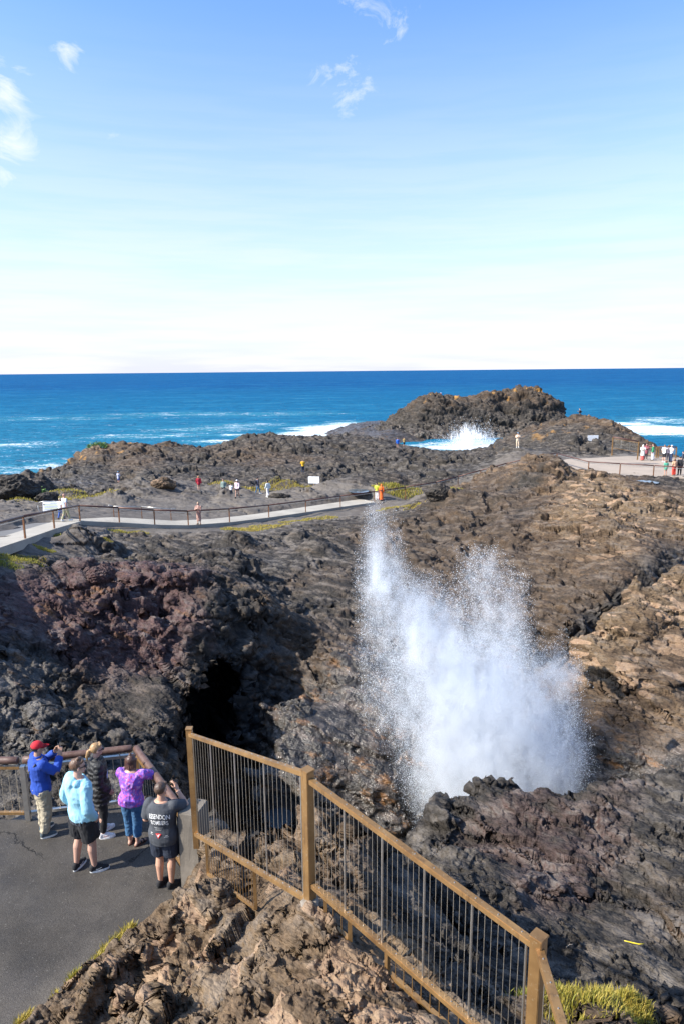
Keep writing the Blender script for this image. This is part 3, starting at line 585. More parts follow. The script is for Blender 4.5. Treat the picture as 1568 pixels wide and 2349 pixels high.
# ------------------------------------------------------------------ asphalt platform, path slab, right deck
def slab(name, poly, ztop, thick, mat, label, cuts=0, parent=None):
    bm = bmesh.new(); n = len(poly); zt = ztop if hasattr(ztop, '__len__') else [ztop]*n
    a = [bm.verts.new((p[0], p[1], z)) for p, z in zip(poly, zt)]; b = [bm.verts.new((p[0], p[1], z-thick)) for p, z in zip(poly, zt)]
    bm.faces.new(a); bm.faces.new(b[::-1])
    for i in range(n): bm.faces.new((a[i], b[i], b[(i+1) % n], a[(i+1) % n]))
    bmesh.ops.recalc_face_normals(bm, faces=bm.faces); o = from_bm(name, bm, mat, parent); tag(o, label, kind='structure' if parent is None else None); return o
def asphalt_mat():
    m, t, b = new_mat('asphalt'); pos = t.node('ShaderNodeNewGeometry').outputs['Position']
    n1 = t.noise(pos, .55, 5, .6); n2 = t.noise(pos, 55, 3, .7); vs = t.voro(pos, 75.0, 'F1', out='Color'); vx = t.node('ShaderNodeSeparateColor', ins={0: vs}).outputs[0]
    c1 = t.mix(t.ramp(n1, .36, .64), (.036, .032, .028), (.080, .071, .061)); c1 = t.mix(t.ramp(t.noise(pos, 2.6, 6, .7), .52, .66, 0, .5), c1, (.033, .030, .027)); yy = t.node('ShaderNodeSeparateXYZ', ins={0: pos}).outputs[1]
    dust = t.math('ADD', t.ramp(yy, 8.6, 5.4), t.math('MULTIPLY', t.math('SUBTRACT', n1, .5), 1.3)); c1 = t.mix(t.ramp(dust, .3, 1.2, 0, .55), c1, (.25, .215, .18))
    c1 = t.mix(t.ramp(vx, .15, .9, 0, .4), c1, t.mix(1.0, c1, (.35, .33, .32), 'MULTIPLY')); c1 = t.mix(t.ramp(vx, .985, .995), c1, (.11, .10, .09))
    c1 = t.mix(t.ramp(n2, .62, .75, 0, .5), c1, (.025, .024, .023))
    wp = t.vmath('ADD', pos, t.vmath('SCALE', t.vmath('SUBTRACT', t.noise(pos, 1.6, 6, .65, col=True), (.5, .5, .5)), sc=.9))
    crk = t.ramp(t.voro(wp, .30, 'DISTANCE_TO_EDGE'), .002, .006); cw = t.ramp(t.noise(pos, .35, 2, .5), .47, .52)
    crk = t.math('MAXIMUM', crk, cw); crk = t.math('MAXIMUM', crk, t.ramp(yy, 9.0, 8.4))
    c1 = t.mix(crk, (.012, .011, .010), c1)
    b.inputs['Specular IOR Level'].default_value = .3; t.l.new(c1, b.inputs['Base Color']); t.l.new(t.ramp(t.noise(pos, 1.2, 4, .6), .35, .65, .45, .8), b.inputs['Roughness'])
    h = t.math('ADD', t.math('MULTIPLY', vx, .003), t.math('ADD', t.math('MULTIPLY', crk, .012), t.math('MULTIPLY', n2, .006)))
    t.l.new(t.node('ShaderNodeBump', ins={'Strength': 1.0, 'Distance': 1.0, 'Height': h}).outputs[0], b.inputs['Normal']); return m
ASPH = asphalt_mat()
slab('platform', PLAT_POLY, PLAT, .45, ASPH, 'worn dark asphalt lookout platform with cracks')
def concrete_mat(name, base, spread=.25, panel=0):
    m, t, b = new_mat(name); pos = t.node('ShaderNodeNewGeometry').outputs['Position']
    n1 = t.noise(pos, .5, 6, .65); n2 = t.noise(pos, 9, 5, .7); lo = tuple(x*(1-spread) for x in base)
    c1 = t.mix(t.ramp(n1, .35, .65), base, lo); c1 = t.mix(t.ramp(n2, .5, .8, 0, .45), c1, tuple(x*.45 for x in base))
    t.l.new(c1, b.inputs['Base Color']); b.inputs['Roughness'].default_value = .85
    t.l.new(t.node('ShaderNodeBump', ins={'Strength': .6, 'Distance': .01, 'Height': n2}).outputs[0], b.inputs['Normal']); return m
CONC = concrete_mat('concrete', (.36, .33, .28)); CONCD = concrete_mat('stained_concrete', (.22, .19, .155), .6); PATHA = concrete_mat('old_asphalt', (.15, .145, .14), .3)
# concrete path: strip with joints, with a dark asphalt strip behind it at the left
def strip(name, A, B, thick, mat, label, dz=0.0, kind='structure'):
    bm = bmesh.new(); n = len(A)
    va = [bm.verts.new((p.x, p.y, p.z+dz)) for p in A]; vb = [bm.verts.new((p.x, p.y, q.z+dz)) for p, q in zip(B, A)]
    va2 = [bm.verts.new((p.x, p.y, p.z+dz-thick)) for p in A]; vb2 = [bm.verts.new((p.x, p.y, q.z+dz-thick)) for p, q in zip(B, A)]
    for i in range(n-1):
        bm.faces.new((va[i], va[i+1], vb[i+1], vb[i])); bm.faces.new((va2[i], vb2[i], vb2[i+1], va2[i+1]))
        bm.faces.new((va[i], va2[i], va2[i+1], va[i+1])); bm.faces.new((vb[i], vb[i+1], vb2[i+1], vb2[i]))
    bm.faces.new((va[0], vb[0], vb2[0], va2[0])); bm.faces.new((va[-1], va2[-1], vb2[-1], vb[-1]))
    bmesh.ops.recalc_face_normals(bm, faces=bm.faces); o = from_bm(name, bm, mat); tag(o, label, kind=kind); return o
def densify(P, n=6):
    out = []
    for i in range(len(P)-1):
        for k in range(n): out.append(P[i].lerp(P[i+1], k/n))
    out.append(P[-1]); return out
nl = 5
leftA = densify(PP[:nl]); leftB = densify([p + (q-p).normalized()*wd for p, q, wd in zip(PP[:nl], offset_line(PP[:nl], 3), (1.5, 1.5, 1.6, 1.7, 1.9))])
strip('path', leftA, leftB, .42, CONC, 'pale concrete edge of the walkway ramp')
leftC = [p + (p-q).normalized()*2.4 for p, q in zip(leftB, leftA)]
strip('path', leftB, leftC, .3, PATHA, 'grey asphalt lane beside the concrete edge of the walkway', dz=-.012)
PF2 = offset_line(PP, 3); rA = densify(PP[nl-1:13]); rB = densify([p + (q-p).normalized()*2.1 for p, q in zip(PP[nl-1:13], PF2[nl-1:13])])
strip('path', rA, rB, .38, CONC, 'pale concrete walkway crossing below the rocks', dz=.006)
# lower asphalt path beyond the walkway, left
lp = [WZ(u, v, z) for u, v, z in ((-120,1168,9.6),(0,1160,9.3),(60,1158,9.1),(110,1156,9.0))]
dl = [WZ(u, v, DECK) for u, v in ((1262,1062),(1300,1075),(1340,1085),(1400,1089),(1460,1092),(1568,1096),(1680,1099),(1720,1058),(1568,1049),(1500,1047),(1440,1046),(1349,1051),(1300,1053))]
slab('right_deck', dl, DECK, .4, concrete_mat('deck_concrete', (.33, .27, .215), .2), 'pale concrete viewing deck among the rocks at right')
# ------------------------------------------------------------------ pools of still water
def water_mat():
    m, t, b = new_mat('pool_water'); pos = t.node('ShaderNodeNewGeometry').outputs['Position']
    b.inputs['Base Color'].default_value = (.05, .07, .085, 1); b.inputs['Roughness'].default_value = .04; b.inputs['Specular IOR Level'].default_value = 1.0
    t.l.new(t.node('ShaderNodeBump', ins={'Strength': .3, 'Distance': .01, 'Height': t.noise(pos, 5, 3, .5)}).outputs[0], b.inputs['Normal']); return m
POOL = water_mat()
for (pu, pv, pY, pr, plab) in POOLS:
    p = WY(pu, pv, pY); bm = bmesh.new(); vs = []
    for k in range(32):
        a = 2*math.pi*k/32; r_ = pr*(1.0+.25*mnoise.noise((math.cos(a)*1.3+pu, math.sin(a)*1.3+pv, 0)))
        vs.append(bm.verts.new((p.x+r_*math.cos(a), p.y+r_*math.sin(a), p.z-.03)))
    bm.faces.new(vs); tag(from_bm('puddle', bm, POOL), plab, kind='structure')

# ------------------------------------------------------------------ water running off the island face
bpy.context.view_layer.update()
IB = BVHTree.FromPolygons([v.co.copy() for v in ISLE.data.vertices], [tuple(p.vertices) for p in ISLE.data.polygons])
bm = bmesh.new(); random.seed(11)
for i in range(120):
    u = random.choice((random.gauss(1072, 9), random.gauss(1050, 12), random.gauss(1092, 12), random.gauss(1110, 14))); vt_ = 962+abs(u-1072)*.75+random.random()*22; pts = []
    vb_ = 1016+random.random()*6; n_ = 10
    for k in range(n_):
        v = vt_+(vb_-vt_)*k/(n_-1); h_ = IB.ray_cast(Vector((0,0,CAMZ)), ray(u+math.sin(k*.9+i)*1.2, v).normalized())
        if h_[0] is not None: q_ = h_[0]+Vector((0,-.3-random.random()*.25,0)); pts.append(q_)
        elif pts: pts.append(pts[-1]+Vector((0,-.2,-.6)))
    if len(pts) > 3:
        r_ = .03+random.random()*.085; tube(bm, pts, [r_*(.35+.9*k/len(pts)) for k in range(len(pts))], 5)
FO = simple('white_water', (.86,.88,.90), .7, 0, .05, 2, .05, 3)
tag(from_bm('waterfall', bm, FO, smooth=True), 'white water running down the dark face of the rock island', kind='stuff')
r1 = np.random.default_rng(8); n_ = 15000; u_ = r1.normal(1078, 26, n_); hgt = np.abs(r1.normal(0, 1, n_))*3.2*np.exp(-((u_-1075)/38)**2)*(.5+.5*np.sin(u_*.7))**2; PZ = [WZ(a_, 1014+b_*10, 0) for a_, b_ in zip(u_[:400], r1.random(400))]
PZ = np.array([(p.x, p.y) for p in PZ]); ii = r1.integers(0, 400, n_); C_ = np.stack([PZ[ii, 0]+r1.normal(0, .6, n_), PZ[ii, 1]+r1.normal(0, 1.0, n_), np.abs(r1.normal(0, 1, n_))*2.6*(.25+.75*(np.sin(PZ[ii, 0]*1.9)*.5+.5))], -1)
T = np.array([(1,1,1),(1,-1,-1),(-1,1,-1),(-1,-1,1)], float)/1.4; Fq = np.array([(0,1,2),(0,3,1),(0,2,3),(1,3,2)]); V_ = C_[:, None]+T[None]*(np.exp(r1.normal(math.log(.038), .4, n_)))[:, None, None]
F_ = ((np.arange(n_)*4)[:, None, None]+Fq[None]).reshape(-1, 3)
tag(mesh_np('surge_foam', V_.reshape(-1, 3), F_, FO, smooth=False), 'soft white spray thrown up at the foot of the rock island', kind='stuff')

# unseen bluff added left of the platform to block the sun, built only with SHADE
bl = [(-13,-2,15),(-12,1,19.5),(-11.2,3.5,20.5),(-11,6,20.3),(-11.3,8.5,19),(-12,10.5,16.5),(-15,0,21),(-15.5,4,22),(-15,8,20.5),(-19,3,20),(-19,-3,14),(-18,10,14),(-9.0,0,12.6),(-8.8,5,12.4),(-9.2,9,12.2),(-11,12.5,12),(-16,13,11.5),(-21,8,12),(-22,0,12),(-14,-6,12),(-20,-7,12),(-9,-5,12.5)]
if SHADE: heightmap_rock('shade_bluff', -22, -8.5, -7, 13, .12, bl, 'unseen basalt bluff added to shade the platform', (.4, .2, 0.0, 0.0), .8, (), 0, 12.0)
# ------------------------------------------------------------------ grass
def blades(spots, seed=1):
    """spots: (x, y, rx, ry, n, height, tint) -> one mesh of bent blades standing on the ground"""
    r1 = np.random.default_rng(seed); V = []; Fs = []; T_ = []
    for (cx_, cy_, rx_, ry_, n_, h0, ti) in spots:
        for i in range(n_):
            a = r1.random()*6.283; rr = math.sqrt(r1.random()); x = cx_+rx_*rr*math.cos(a); y = cy_+ry_*rr*math.sin(a); z = ground(x, y)
            if z < 5: continue
            if x < -.3 and y < 8.6: z = max(z, PLAT-.01)
            h = h0*(.5+r1.random()*.8)*(1-.45*rr); w_ = h*.035+.0015*max(1, y/6); d = r1.random()*6.283; lean = h*(.25+r1.random()*.55); dx, dy = math.cos(d), math.sin(d); k = len(V)
            px_, py_ = -dy*w_, dx*w_
            V += [(x-px_, y-py_, z-.02), (x+px_, y+py_, z-.02), (x+dx*lean*.35+px_*.8, y+dy*lean*.35+py_*.8, z+h*.6), (x+dx*lean*.35-px_*.8, y+dy*lean*.35-py_*.8, z+h*.6), (x+dx*lean, y+dy*lean, z+h)]
            Fs += [(k, k+1, k+2, k+3), (k+3, k+2, k+4)]; T_ += [ti+r1.normal(0, .18)]*5
    return V, Fs, T_
gm, t, b = new_mat('grass'); ti = t.attr('tint'); t.l.new(t.mix(t.ramp(ti, 0, 1), (.15, .19, .02), (.48, .34, .06)), b.inputs['Base Color']); b.inputs['Roughness'].default_value = .6
tl = t.node('ShaderNodeBsdfTranslucent', ins={'Color': t.mix(t.ramp(ti, 0, 1), (.18, .25, .03), (.5, .38, .08))}); mx = t.node('ShaderNodeMixShader', ins={0: .35, 1: b.outputs[0], 2: tl.outputs[0]}); t.l.new(mx.outputs[0], gm.node_tree.nodes['Material Output'].inputs['Surface'])
SPOTS = []
def gs(u, v, Y, rx_, ry_, n_, h_, ti_):
    p = WY(u, v, Y); SPOTS.append((p.x, p.y, rx_, ry_, n_, h_, ti_))
for u, v in ((300,2132),(288,2142),(272,2155),(258,2166),(245,2180),(232,2195),(222,2205),(238,2188)): p = WZ(u, v, PLAT+.03); SPOTS.append((p.x, p.y, .07, .10, 150, .13, .62))
for u, v in ((205,2222),(190,2235),(175,2248),(160,2262),(172,2256)): p = WZ(u, v, PLAT+.03); SPOTS.append((p.x, p.y, .06, .09, 130, .12, .5))
for u, v in ((125,2288),(60,2335),(45,2345),(70,2330)): p = WZ(u, v, PLAT+.03); SPOTS.append((p.x, p.y, .06, .08, 110, .11, .7))
for a in ((1290,2290,5.0,.36,.28,2000,.10,.5),(1390,2305,5.0,.38,.30,2200,.10,.6),(1240,2325,4.9,.26,.26,1200,.11,.4),(1350,2345,4.55,.45,.3,2200,.10,.55),(1455,2350,4.9,.25,.2,700,.09,.6),(1190,2305,5.1,.14,.2,120,.15,.1)): gs(*a)
for a in ((20,1278,25.6,1.3,.6,1500,.12,.45),(60,1255,27.6,.8,.6,900,.10,.6),(75,1268,27.0,.6,.4,500,.10,.55),(100,1235,30.5,.5,.5,500,.12,.5),(5,1285,24.6,.8,.4,700,.10,.25),(145,1222,36,.6,.5,300,.15,.45),
          (275,1222,43,.8,.6,400,.13,.5),(320,1220,43.6,.7,.5,300,.12,.65),(530,1203,47.4,.8,.8,420,.13,.6),(575,1205,47.2,1.3,1.3,1000,.14,.75),(620,1196,49,1.6,1.1,900,.15,.7),(690,1182,52.5,1.8,1.2,1000,.16,.65),(735,1176,54.5,1.5,1.0,800,.16,.65),
          (250,1283,34.5,.3,.2,160,.1,.6),(290,1290,33.5,.3,.2,160,.1,.6),
          (910,1112,67.5,2.6,1.6,1300,.35,.5),(1035,1138,54.6,1.6,1.1,1400,.35,.45),(900,1150,59,1.6,.6,500,.22,.7),(970,1152,57,1.8,.6,600,.22,.7),
          (120,1146,57,3.0,1.2,700,.25,.6),(200,1143,58.5,3.2,1.2,700,.25,.65),(20,1150,54,2.4,.8,500,.22,.6),(160,1135,61,2.4,1.0,500,.25,.6),(600,1118,71,3.0,1.0,700,.25,.7),(660,1120,70,2.6,1.0,600,.25,.7),(510,1108,73,1.6,.8,300,.25,.7),(250,1137,60,1.6,.8,300,.25,.75)): gs(*a)
V_, F_, T_ = blades(SPOTS)
g_ = bpy.data.meshes.new('grass'); g_.from_pydata(V_, [], F_); g_.materials.append(gm); attr(g_, 'tint', T_)
tag(link('grass', g_), 'tufts of yellow green grass between the rocks and along the paths', kind='stuff')
# leafy bright green bush on the far left hill
def bush(u, v, Y, r_, n_, label):
    p = WY(u, v, Y); p.z = ground(p.x, p.y); root = empty('coastal_bush', p); tag(root, label, 'bush'); r1 = np.random.default_rng(int(u)); bm = bmesh.new()
    for i in range(n_):
        d = Vector(r1.normal(0, 1, 3)).normalized(); q_ = Vector((d.x*r_*1.5, d.y*r_, abs(d.z)*r_*.75))*(.55+.45*r1.random())*(1+.3*mnoise.noise(d*2)); a = Vector(r1.normal(0, 1, 3)).normalized()*.12; b_ = Vector(r1.normal(0, 1, 3)).normalized()*.08
        bm.faces.new([bm.verts.new(x_) for x_ in (q_-a, q_+b_, q_+a, q_-b_)])
    from_bm('foliage', bm, simple('bush_leaves', (.10, .20, .03), .6, 0, .3, 3, col2=(.035, .085, .012)), root)
    for k in range(5):
        bm = bmesh.new(); an = k*1.3; tube(bm, [(0,0,-.2),(math.cos(an)*r_*.4, math.sin(an)*r_*.3, r_*.3),(math.cos(an)*r_*.9, math.sin(an)*r_*.6, r_*.55)], [.05,.03,.01], 6); from_bm('stem', bm, simple('bush_stem', (.09,.06,.04)), root)
bush(228, 1038, 108.5, 1.3, 900, 'bright green bush on top of the far left rocky hill'); bush(78, 1141, 60, .9, 500, 'small green bush near the black rock at the far left')
# ------------------------------------------------------------------ metals
def bronze_mat():
    m, t, b = new_mat('bronze_anodised'); co = t.node('ShaderNodeTexCoord').outputs['Object']
    n = t.noise(co, 3.0, 5, .6); n2 = t.noise(t.vmath('MULTIPLY', co, (90, 90, 90)), 1.0, 2, .5)
    cb = t.mix(t.ramp(n, .35, .7), (.34, .20, .08), (.18, .10, .04)); st_ = t.noise(t.vmath('MULTIPLY', co, (22, 22, 1.6)), 1.0, 5, .7); cb = t.mix(t.ramp(st_, .55, .72, 0, .7), cb, (.07, .04, .022)); t.l.new(t.mix(t.ramp(t.noise(co, 38, 4, .7), .60, .70, 0, .6), cb, (.42, .33, .22)), b.inputs['Base Color'])
    b.inputs['Metallic'].default_value = .45; t.l.new(t.ramp(n2, .2, .8, .36, .5), b.inputs['Roughness']); return m
BRZ = bronze_mat(); STEEL = simple('brushed_steel', (.55, .52, .47), .32, .85, .15, 8); WIRE = simple('steel_rod', (.62, .56, .46), .35, .8, .1, 5)
RAILB = simple('weathered_brown_rail', (.065, .027, .017), .5, 0, .35, 9, .003, 40, col2=(.13, .078, .06)); RUST = simple('rusty_brown_paint', (.20, .085, .035), .6, .1, .4, 6)
RAILP = simple('worn_top_rail', (.09, .04, .03), .5, .2, .3, 4); SCREW = simple('screw_heads', (.75, .7, .6), .25, .9, .1, 5)
def vert_at(a, b_, f_): return a.lerp(b_, f_)
# ------------------------------------------------------------------ concrete pillar carrying the first fence post
pc = WZ(450, 2028, PLAT); pil_top = 13.86
bm = bmesh.new(); ang = R(-14)
def rotp(x, y, z, c0=pc, a=ang): return Vector((c0.x+x*math.cos(a)-y*math.sin(a), c0.y+x*math.sin(a)+y*math.cos(a), z))
lo = [rotp(x, y, PLAT-.3) for x, y in ((-.165,-.16),(.165,-.16),(.165,.24),(-.165,.24))]; hi = [rotp(x, y, pil_top) for x, y in ((-.15,-.15),(.15,-.15),(.15,.23),(-.15,.23))]
vl = [bm.verts.new(p) for p in lo]; vh = [bm.verts.new(p) for p in hi]
fs = [bm.faces.new(vl[::-1]), bm.faces.new(vh)]+[bm.faces.new((vl[i], vl[(i+1) % 4], vh[(i+1) % 4], vh[i])) for i in range(4)]
bmesh.ops.bevel(bm, geom=list({e for f in fs for e in f.edges}), offset=.014, segments=3, affect='EDGES')
bmesh.ops.subdivide_edges(bm, edges=bm.edges[:], cuts=3, use_grid_fill=True)
for v in bm.verts: v.co += v.normal*0+Vector((mnoise.noise(v.co*6), mnoise.noise(v.co*6+Vector((5,5,5))), mnoise.noise(v.co*6+Vector((9,1,5)))))*.009
tag(from_bm('concrete_pillar', bm, CONCD), 'stained square concrete pillar at the end of the asphalt platform', 'pillar')
# ------------------------------------------------------------------ bronze fence climbing across the foreground
P1t, P1b = WY(434,1672,7.95), None
P1b = Vector((P1t.x+.01, P1t.y-.0, pil_top-.01)); P2t = WY(705,1768,5.05); P2b = Vector((P2t.x, P2t.y, 15.02)); P3t = WY(1235,2150,3.5); P3b = Vector((P3t.x, P3t.y, 14.4))
P4 = Vector((P3t.x-.05, 2.15, P3t.z+.02))
def fence_thing():
    root = empty('metal_fence', P2b); tag(root, 'long bronze coloured metal fence climbing over the rocks in front', 'fence')
    def L(p): return Vector(p)-P2b
    def post(b_, t_, w=.078, dirv=Vector((1, .6, 0))):
        bm = bmesh.new(); bar(bm, L(b_), L(t_), w, w, hint=dirv, bevel=.004); o = from_bm('post', bm, BRZ, root)
        bm = bmesh.new(); bar(bm, L(t_)+Vector((0,0,.001)), L(t_)+Vector((0,0,.014)), w+.012, w+.012, hint=dirv, bevel=.003); from_bm('cap', bm, BRZ, o); return o
    dirA = (P2t-P1t); dirB = (P3t-P2t)
    post(P1b, P1t, .075, dirA); post(P2b, P2t, .08, dirB); post(P3b, P3t, .078, dirB)
    def span(a, b_, drop_top0, drop_top1, h0, h1, nrod, thick, lower=None, scr=.16, endtrim=(.03, .03)):
        d = (b_-a); ax = Vector((d.x, d.y, 0)).normalized(); a2 = a+ax*endtrim[0]; b2 = b_-ax*endtrim[1]
        ta = a2-Vector((0,0,drop_top0)); tb = b2-Vector((0,0,drop_top1)); ba = ta-Vector((0,0,h0)); bb = tb-Vector((0,0,h1))
        bm = bmesh.new(); bar(bm, L(ta), L(tb), .052, .042, bevel=.003); TRb = bm
        bm = bmesh.new(); bar(bm, L(ba), L(bb), .052, .042, bevel=.003); BRb = bm
        n = (tb-ta).cross(Vector((0,0,1))).normalized(); upv = n.cross((tb-ta).normalized()).normalized(); upv = upv if upv.z > 0 else -upv
        for (A_, B_, bm, nm) in ((ta, tb, TRb, 'top_rail'), (ba, bb, BRb, 'bottom_rail')):
            old_ = set(bm.faces); ln = (B_-A_).length; k = int(ln/scr)
            for i in range(k):
                p = L(A_.lerp(B_, (i+.5)/k))+upv*.0215; tube(bm, [p, p+upv*.005], [.0055, .004], 8)
            for f_ in bm.faces:
                if f_ not in old_: f_.material_index = 1
            o = from_bm(nm, bm, BRZ, root); o.data.materials.append(SCREW)
        for i in range(nrod):
            f_ = (i+1)/(nrod+1); bm = bmesh.new(); big = thick and (i+1) % thick == 0; r_ = .0085 if big else .0021
            p0, p1 = L(ta.lerp(tb, f_))-Vector((0,0,.02)), L(ba.lerp(bb, f_))+Vector((0,0,.0))
            tube(bm, [p0, p1], r_, 8 if big else 6, caps=False); from_bm('rod', bm, STEEL if big else WIRE, root, smooth=True)
        if lower:
            f0, f1, hl = lower; la = ba.lerp(bb, f0); lb = ba.lerp(bb, f1); la2 = la-Vector((0,0,hl)); lb2 = lb-Vector((0,0,hl))
            bm = bmesh.new(); bar(bm, L(la), L(la2), .035, .03, hint=dirA); bar(bm, L(lb), L(lb2), .04, .035, hint=dirA); bar(bm, L(la2), L(lb2), .035, .03)
            n_ = int((lb-la).length/.095)
            for i in range(1, n_): tube(bm, [L(la.lerp(lb, i/n_)), L(la2.lerp(lb2, i/n_))], .004, 6, caps=False)
            from_bm('lower_panel', bm, BRZ, root)
            bm = bmesh.new(); bar(bm, L(la)+upv*.021-n*.004, L(lb)+upv*.021-n*.004, .062, .003, hint=upv.copy()); from_bm('cover_strip', bm, BRZ, root)
    span(P1t, P2t, .07, .05, 1.43, 1.20, 32, 8, (.13, .62, .48))
    span(P2t, P3t, .075, .07, .98, .94, 40, 8, (.08, .22, .22))
    # third lower panel further down the second span
    span(P3t, P4, .07, .07, .94, .94, 9, 0)
    da = P2t-Vector((0,0,1.055)); db = P3t-Vector((0,0,1.01)); la = da.lerp(db, .42); lb = da.lerp(db, .93)
    bm = bmesh.new(); dn = Vector((0,0,.2)); bar(bm, L(la), L(la-dn), .035, .03, hint=dirB); bar(bm, L(la-dn), L(lb-dn), .035, .03)
    for i in range(1, 13): tube(bm, [L(la.lerp(lb, i/13)), L((la-dn).lerp(lb-dn, i/13))], .004, 6, caps=False)
    from_bm('lower_panel', bm, BRZ, root)
    bm = bmesh.new(); bmesh.ops.create_icosphere(bm, subdivisions=4, radius=1)
    for v in bm.verts:
        v.co = Vector((v.co.x*.08, v.co.y*.08, v.co.z*.03))*(1+.25*mnoise.noise(v.co*1.7)); v.co += L(WY(712,2072,5.02))
    fo = from_bm('footing', bm, CONCD, root, smooth=True)
fence_thing()
# ------------------------------------------------------------------ platform fence with thick brown handrail
def platform_fence():
    A = WZ(-60,1880,PLAT); B = WZ(66,1882,PLAT); Cc = WZ(322,1850,PLAT); E = pc+Vector((-.17, .12, 0)); E.z = PLAT; A2 = WZ(-260,1882,PLAT)
    root = empty('handrail_fence', B); tag(root, 'steel fence with thick worn brown handrail at the edge of the platform', 'fence')
    Z = lambda p, h: Vector((p.x, p.y, PLAT+h))-B
    pts = [A2, B, Cc, E]
    for p in (B, B.lerp(Cc, .5), Cc):
        bm = bmesh.new(); bar(bm, Z(p, -.1), Z(p, 1.02), .085, .085, hint=Vector((1,.1,0)), bevel=.004); from_bm('post', bm, STEEL if p is B else BRZ, root)
    for i in range(3):
        a, b_ = pts[i], pts[i+1]; d = (b_-a).normalized(); g = .05
        for nm, h, hh in (('top_rail', .99, .05), ('bottom_rail', .14, .05)):
            bm = bmesh.new(); bar(bm, Z(a, h)+d*g, Z(b_, h)-d*g, .06, hh, bevel=.003); old_ = set(bm.faces); k = int((b_-a).length/.2)
            for j in range(k):
                p = Z(a.lerp(b_, (j+.5)/k), h)+Vector((0,0,.026)); tube(bm, [p, p+Vector((0,0,.004))], [.007, .005], 8)
            for f_ in bm.faces:
                if f_ not in old_: f_.material_index = 1
            o = from_bm(nm, bm, BRZ if i != 1 else STEEL, root); o.data.materials.append(SCREW)
        n = int((b_-a).length/.125)
        bm = bmesh.new()
        for j in range(1, n):
            if (b_-a).normalized().dot(Vector((1,0,0))) > .3 and i == 0 and j < n*.35: continue
            bm = bmesh.new(); tube(bm, [Z(a.lerp(b_, j/n), .99), Z(a.lerp(b_, j/n), .14)], .0045, 6, caps=False); from_bm('rod', bm, WIRE, root, smooth=True)
        # handrail with rounded, weathered timber look
        bm = bmesh.new(); h = 1.12; a3 = Z(a, h)+d*(.02 if i else 0); b3 = Z(b_, h)-d*(.07 if i < 2 else -.05); ns = 14
        pp = [a3.lerp(b3, j/ns)+Vector((0,0,.006*mnoise.noise(Vector((j*.7, i*5, 0))))) for j in range(ns+1)]
        tube(bm, [a3-d*.0]+pp[1:-1]+[b3, b3+d*.012], [.06]*(ns+1)+[.045], 18); from_bm('handrail', bm, RAILB, root, smooth=True)
        for f_ in (.15, .5, .85):
            bm = bmesh.new(); p = Z(a.lerp(b_, f_), 1.01); tube(bm, [p, p+Vector((0,0,.06))], .012, 8); from_bm('bracket', bm, STEEL, root)
platform_fence()
# ------------------------------------------------------------------ walkway railing
def rail_run(name, pts, h, label, posts, rail_r=.055, mats=(RAILP, RUST), second=True, extra=.25, prad=.075, group=None):
    o0 = pts[0].copy(); root = empty(name, o0); tag(root, label, 'railing', group)
    top = [p+Vector((0,0,h))-o0 for p in pts]
    for i in posts:
        p = pts[i]-o0; bm = bmesh.new(); bar(bm, p-Vector((0,0,extra)), p+Vector((0,0,h-.04)), prad, prad, hint=Vector((1,0,0)), bevel=.006); from_bm('post', bm, mats[1], root)
    for i in range(len(pts)-1):
        a, b_ = top[i], top[i+1]; d = (b_-a).normalized()*.02
        bm = bmesh.new(); tube(bm, [a+d, b_-d], rail_r, 12); from_bm('handrail', bm, mats[0], root, smooth=True)
        if second:
            bm = bmesh.new(); bar(bm, a-Vector((0,0,.13)), b_-Vector((0,0,.13)), .045, .035); from_bm('lower_rail', bm, STEEL if second == 1 else mats[1], root)
    return root
WK = [(-160,1325,14.4),(63,1235,12.75),(129,1212,11.6),(187,1195,10.6),(275,1199,10.1),(356,1204,9.75),(434,1205,9.4),(529,1198,8.95),(619,1187,8.35),(703,1175,7.95),(782,1163,7.75),(860,1152,7.7),(930,1141,7.75),(1000,1129,8.0),(1050,1116,8.4),(1101,1102,9.0),(1160,1086,9.7),(1220,1073,10.3),(1276,1062,10.7)]
WKp = [WZ(*a) for a in WK]; 
def inset(P, d): return [Vector((q.x, q.y, p.z)) for p, q in zip(P, offset_line(P, d))]
rail_run('walkway_railing', inset(WKp, .09), 1.02, 'rusty brown post and rail along the near edge of the concrete walkway', range(1, 19))
# low railing pieces behind the path
fr = [WZ(u, v, z) for u, v, z in ((250,1184,9.9),(262,1187,9.75),(326,1187,9.5),(393,1193,9.3),(405,1192,9.25))]
rail_run('low_railing', fr, .82, 'thin low tubular rail behind the concrete walkway', (1, 2, 3), .03, (STEEL, RUST), 0, .2, .05)
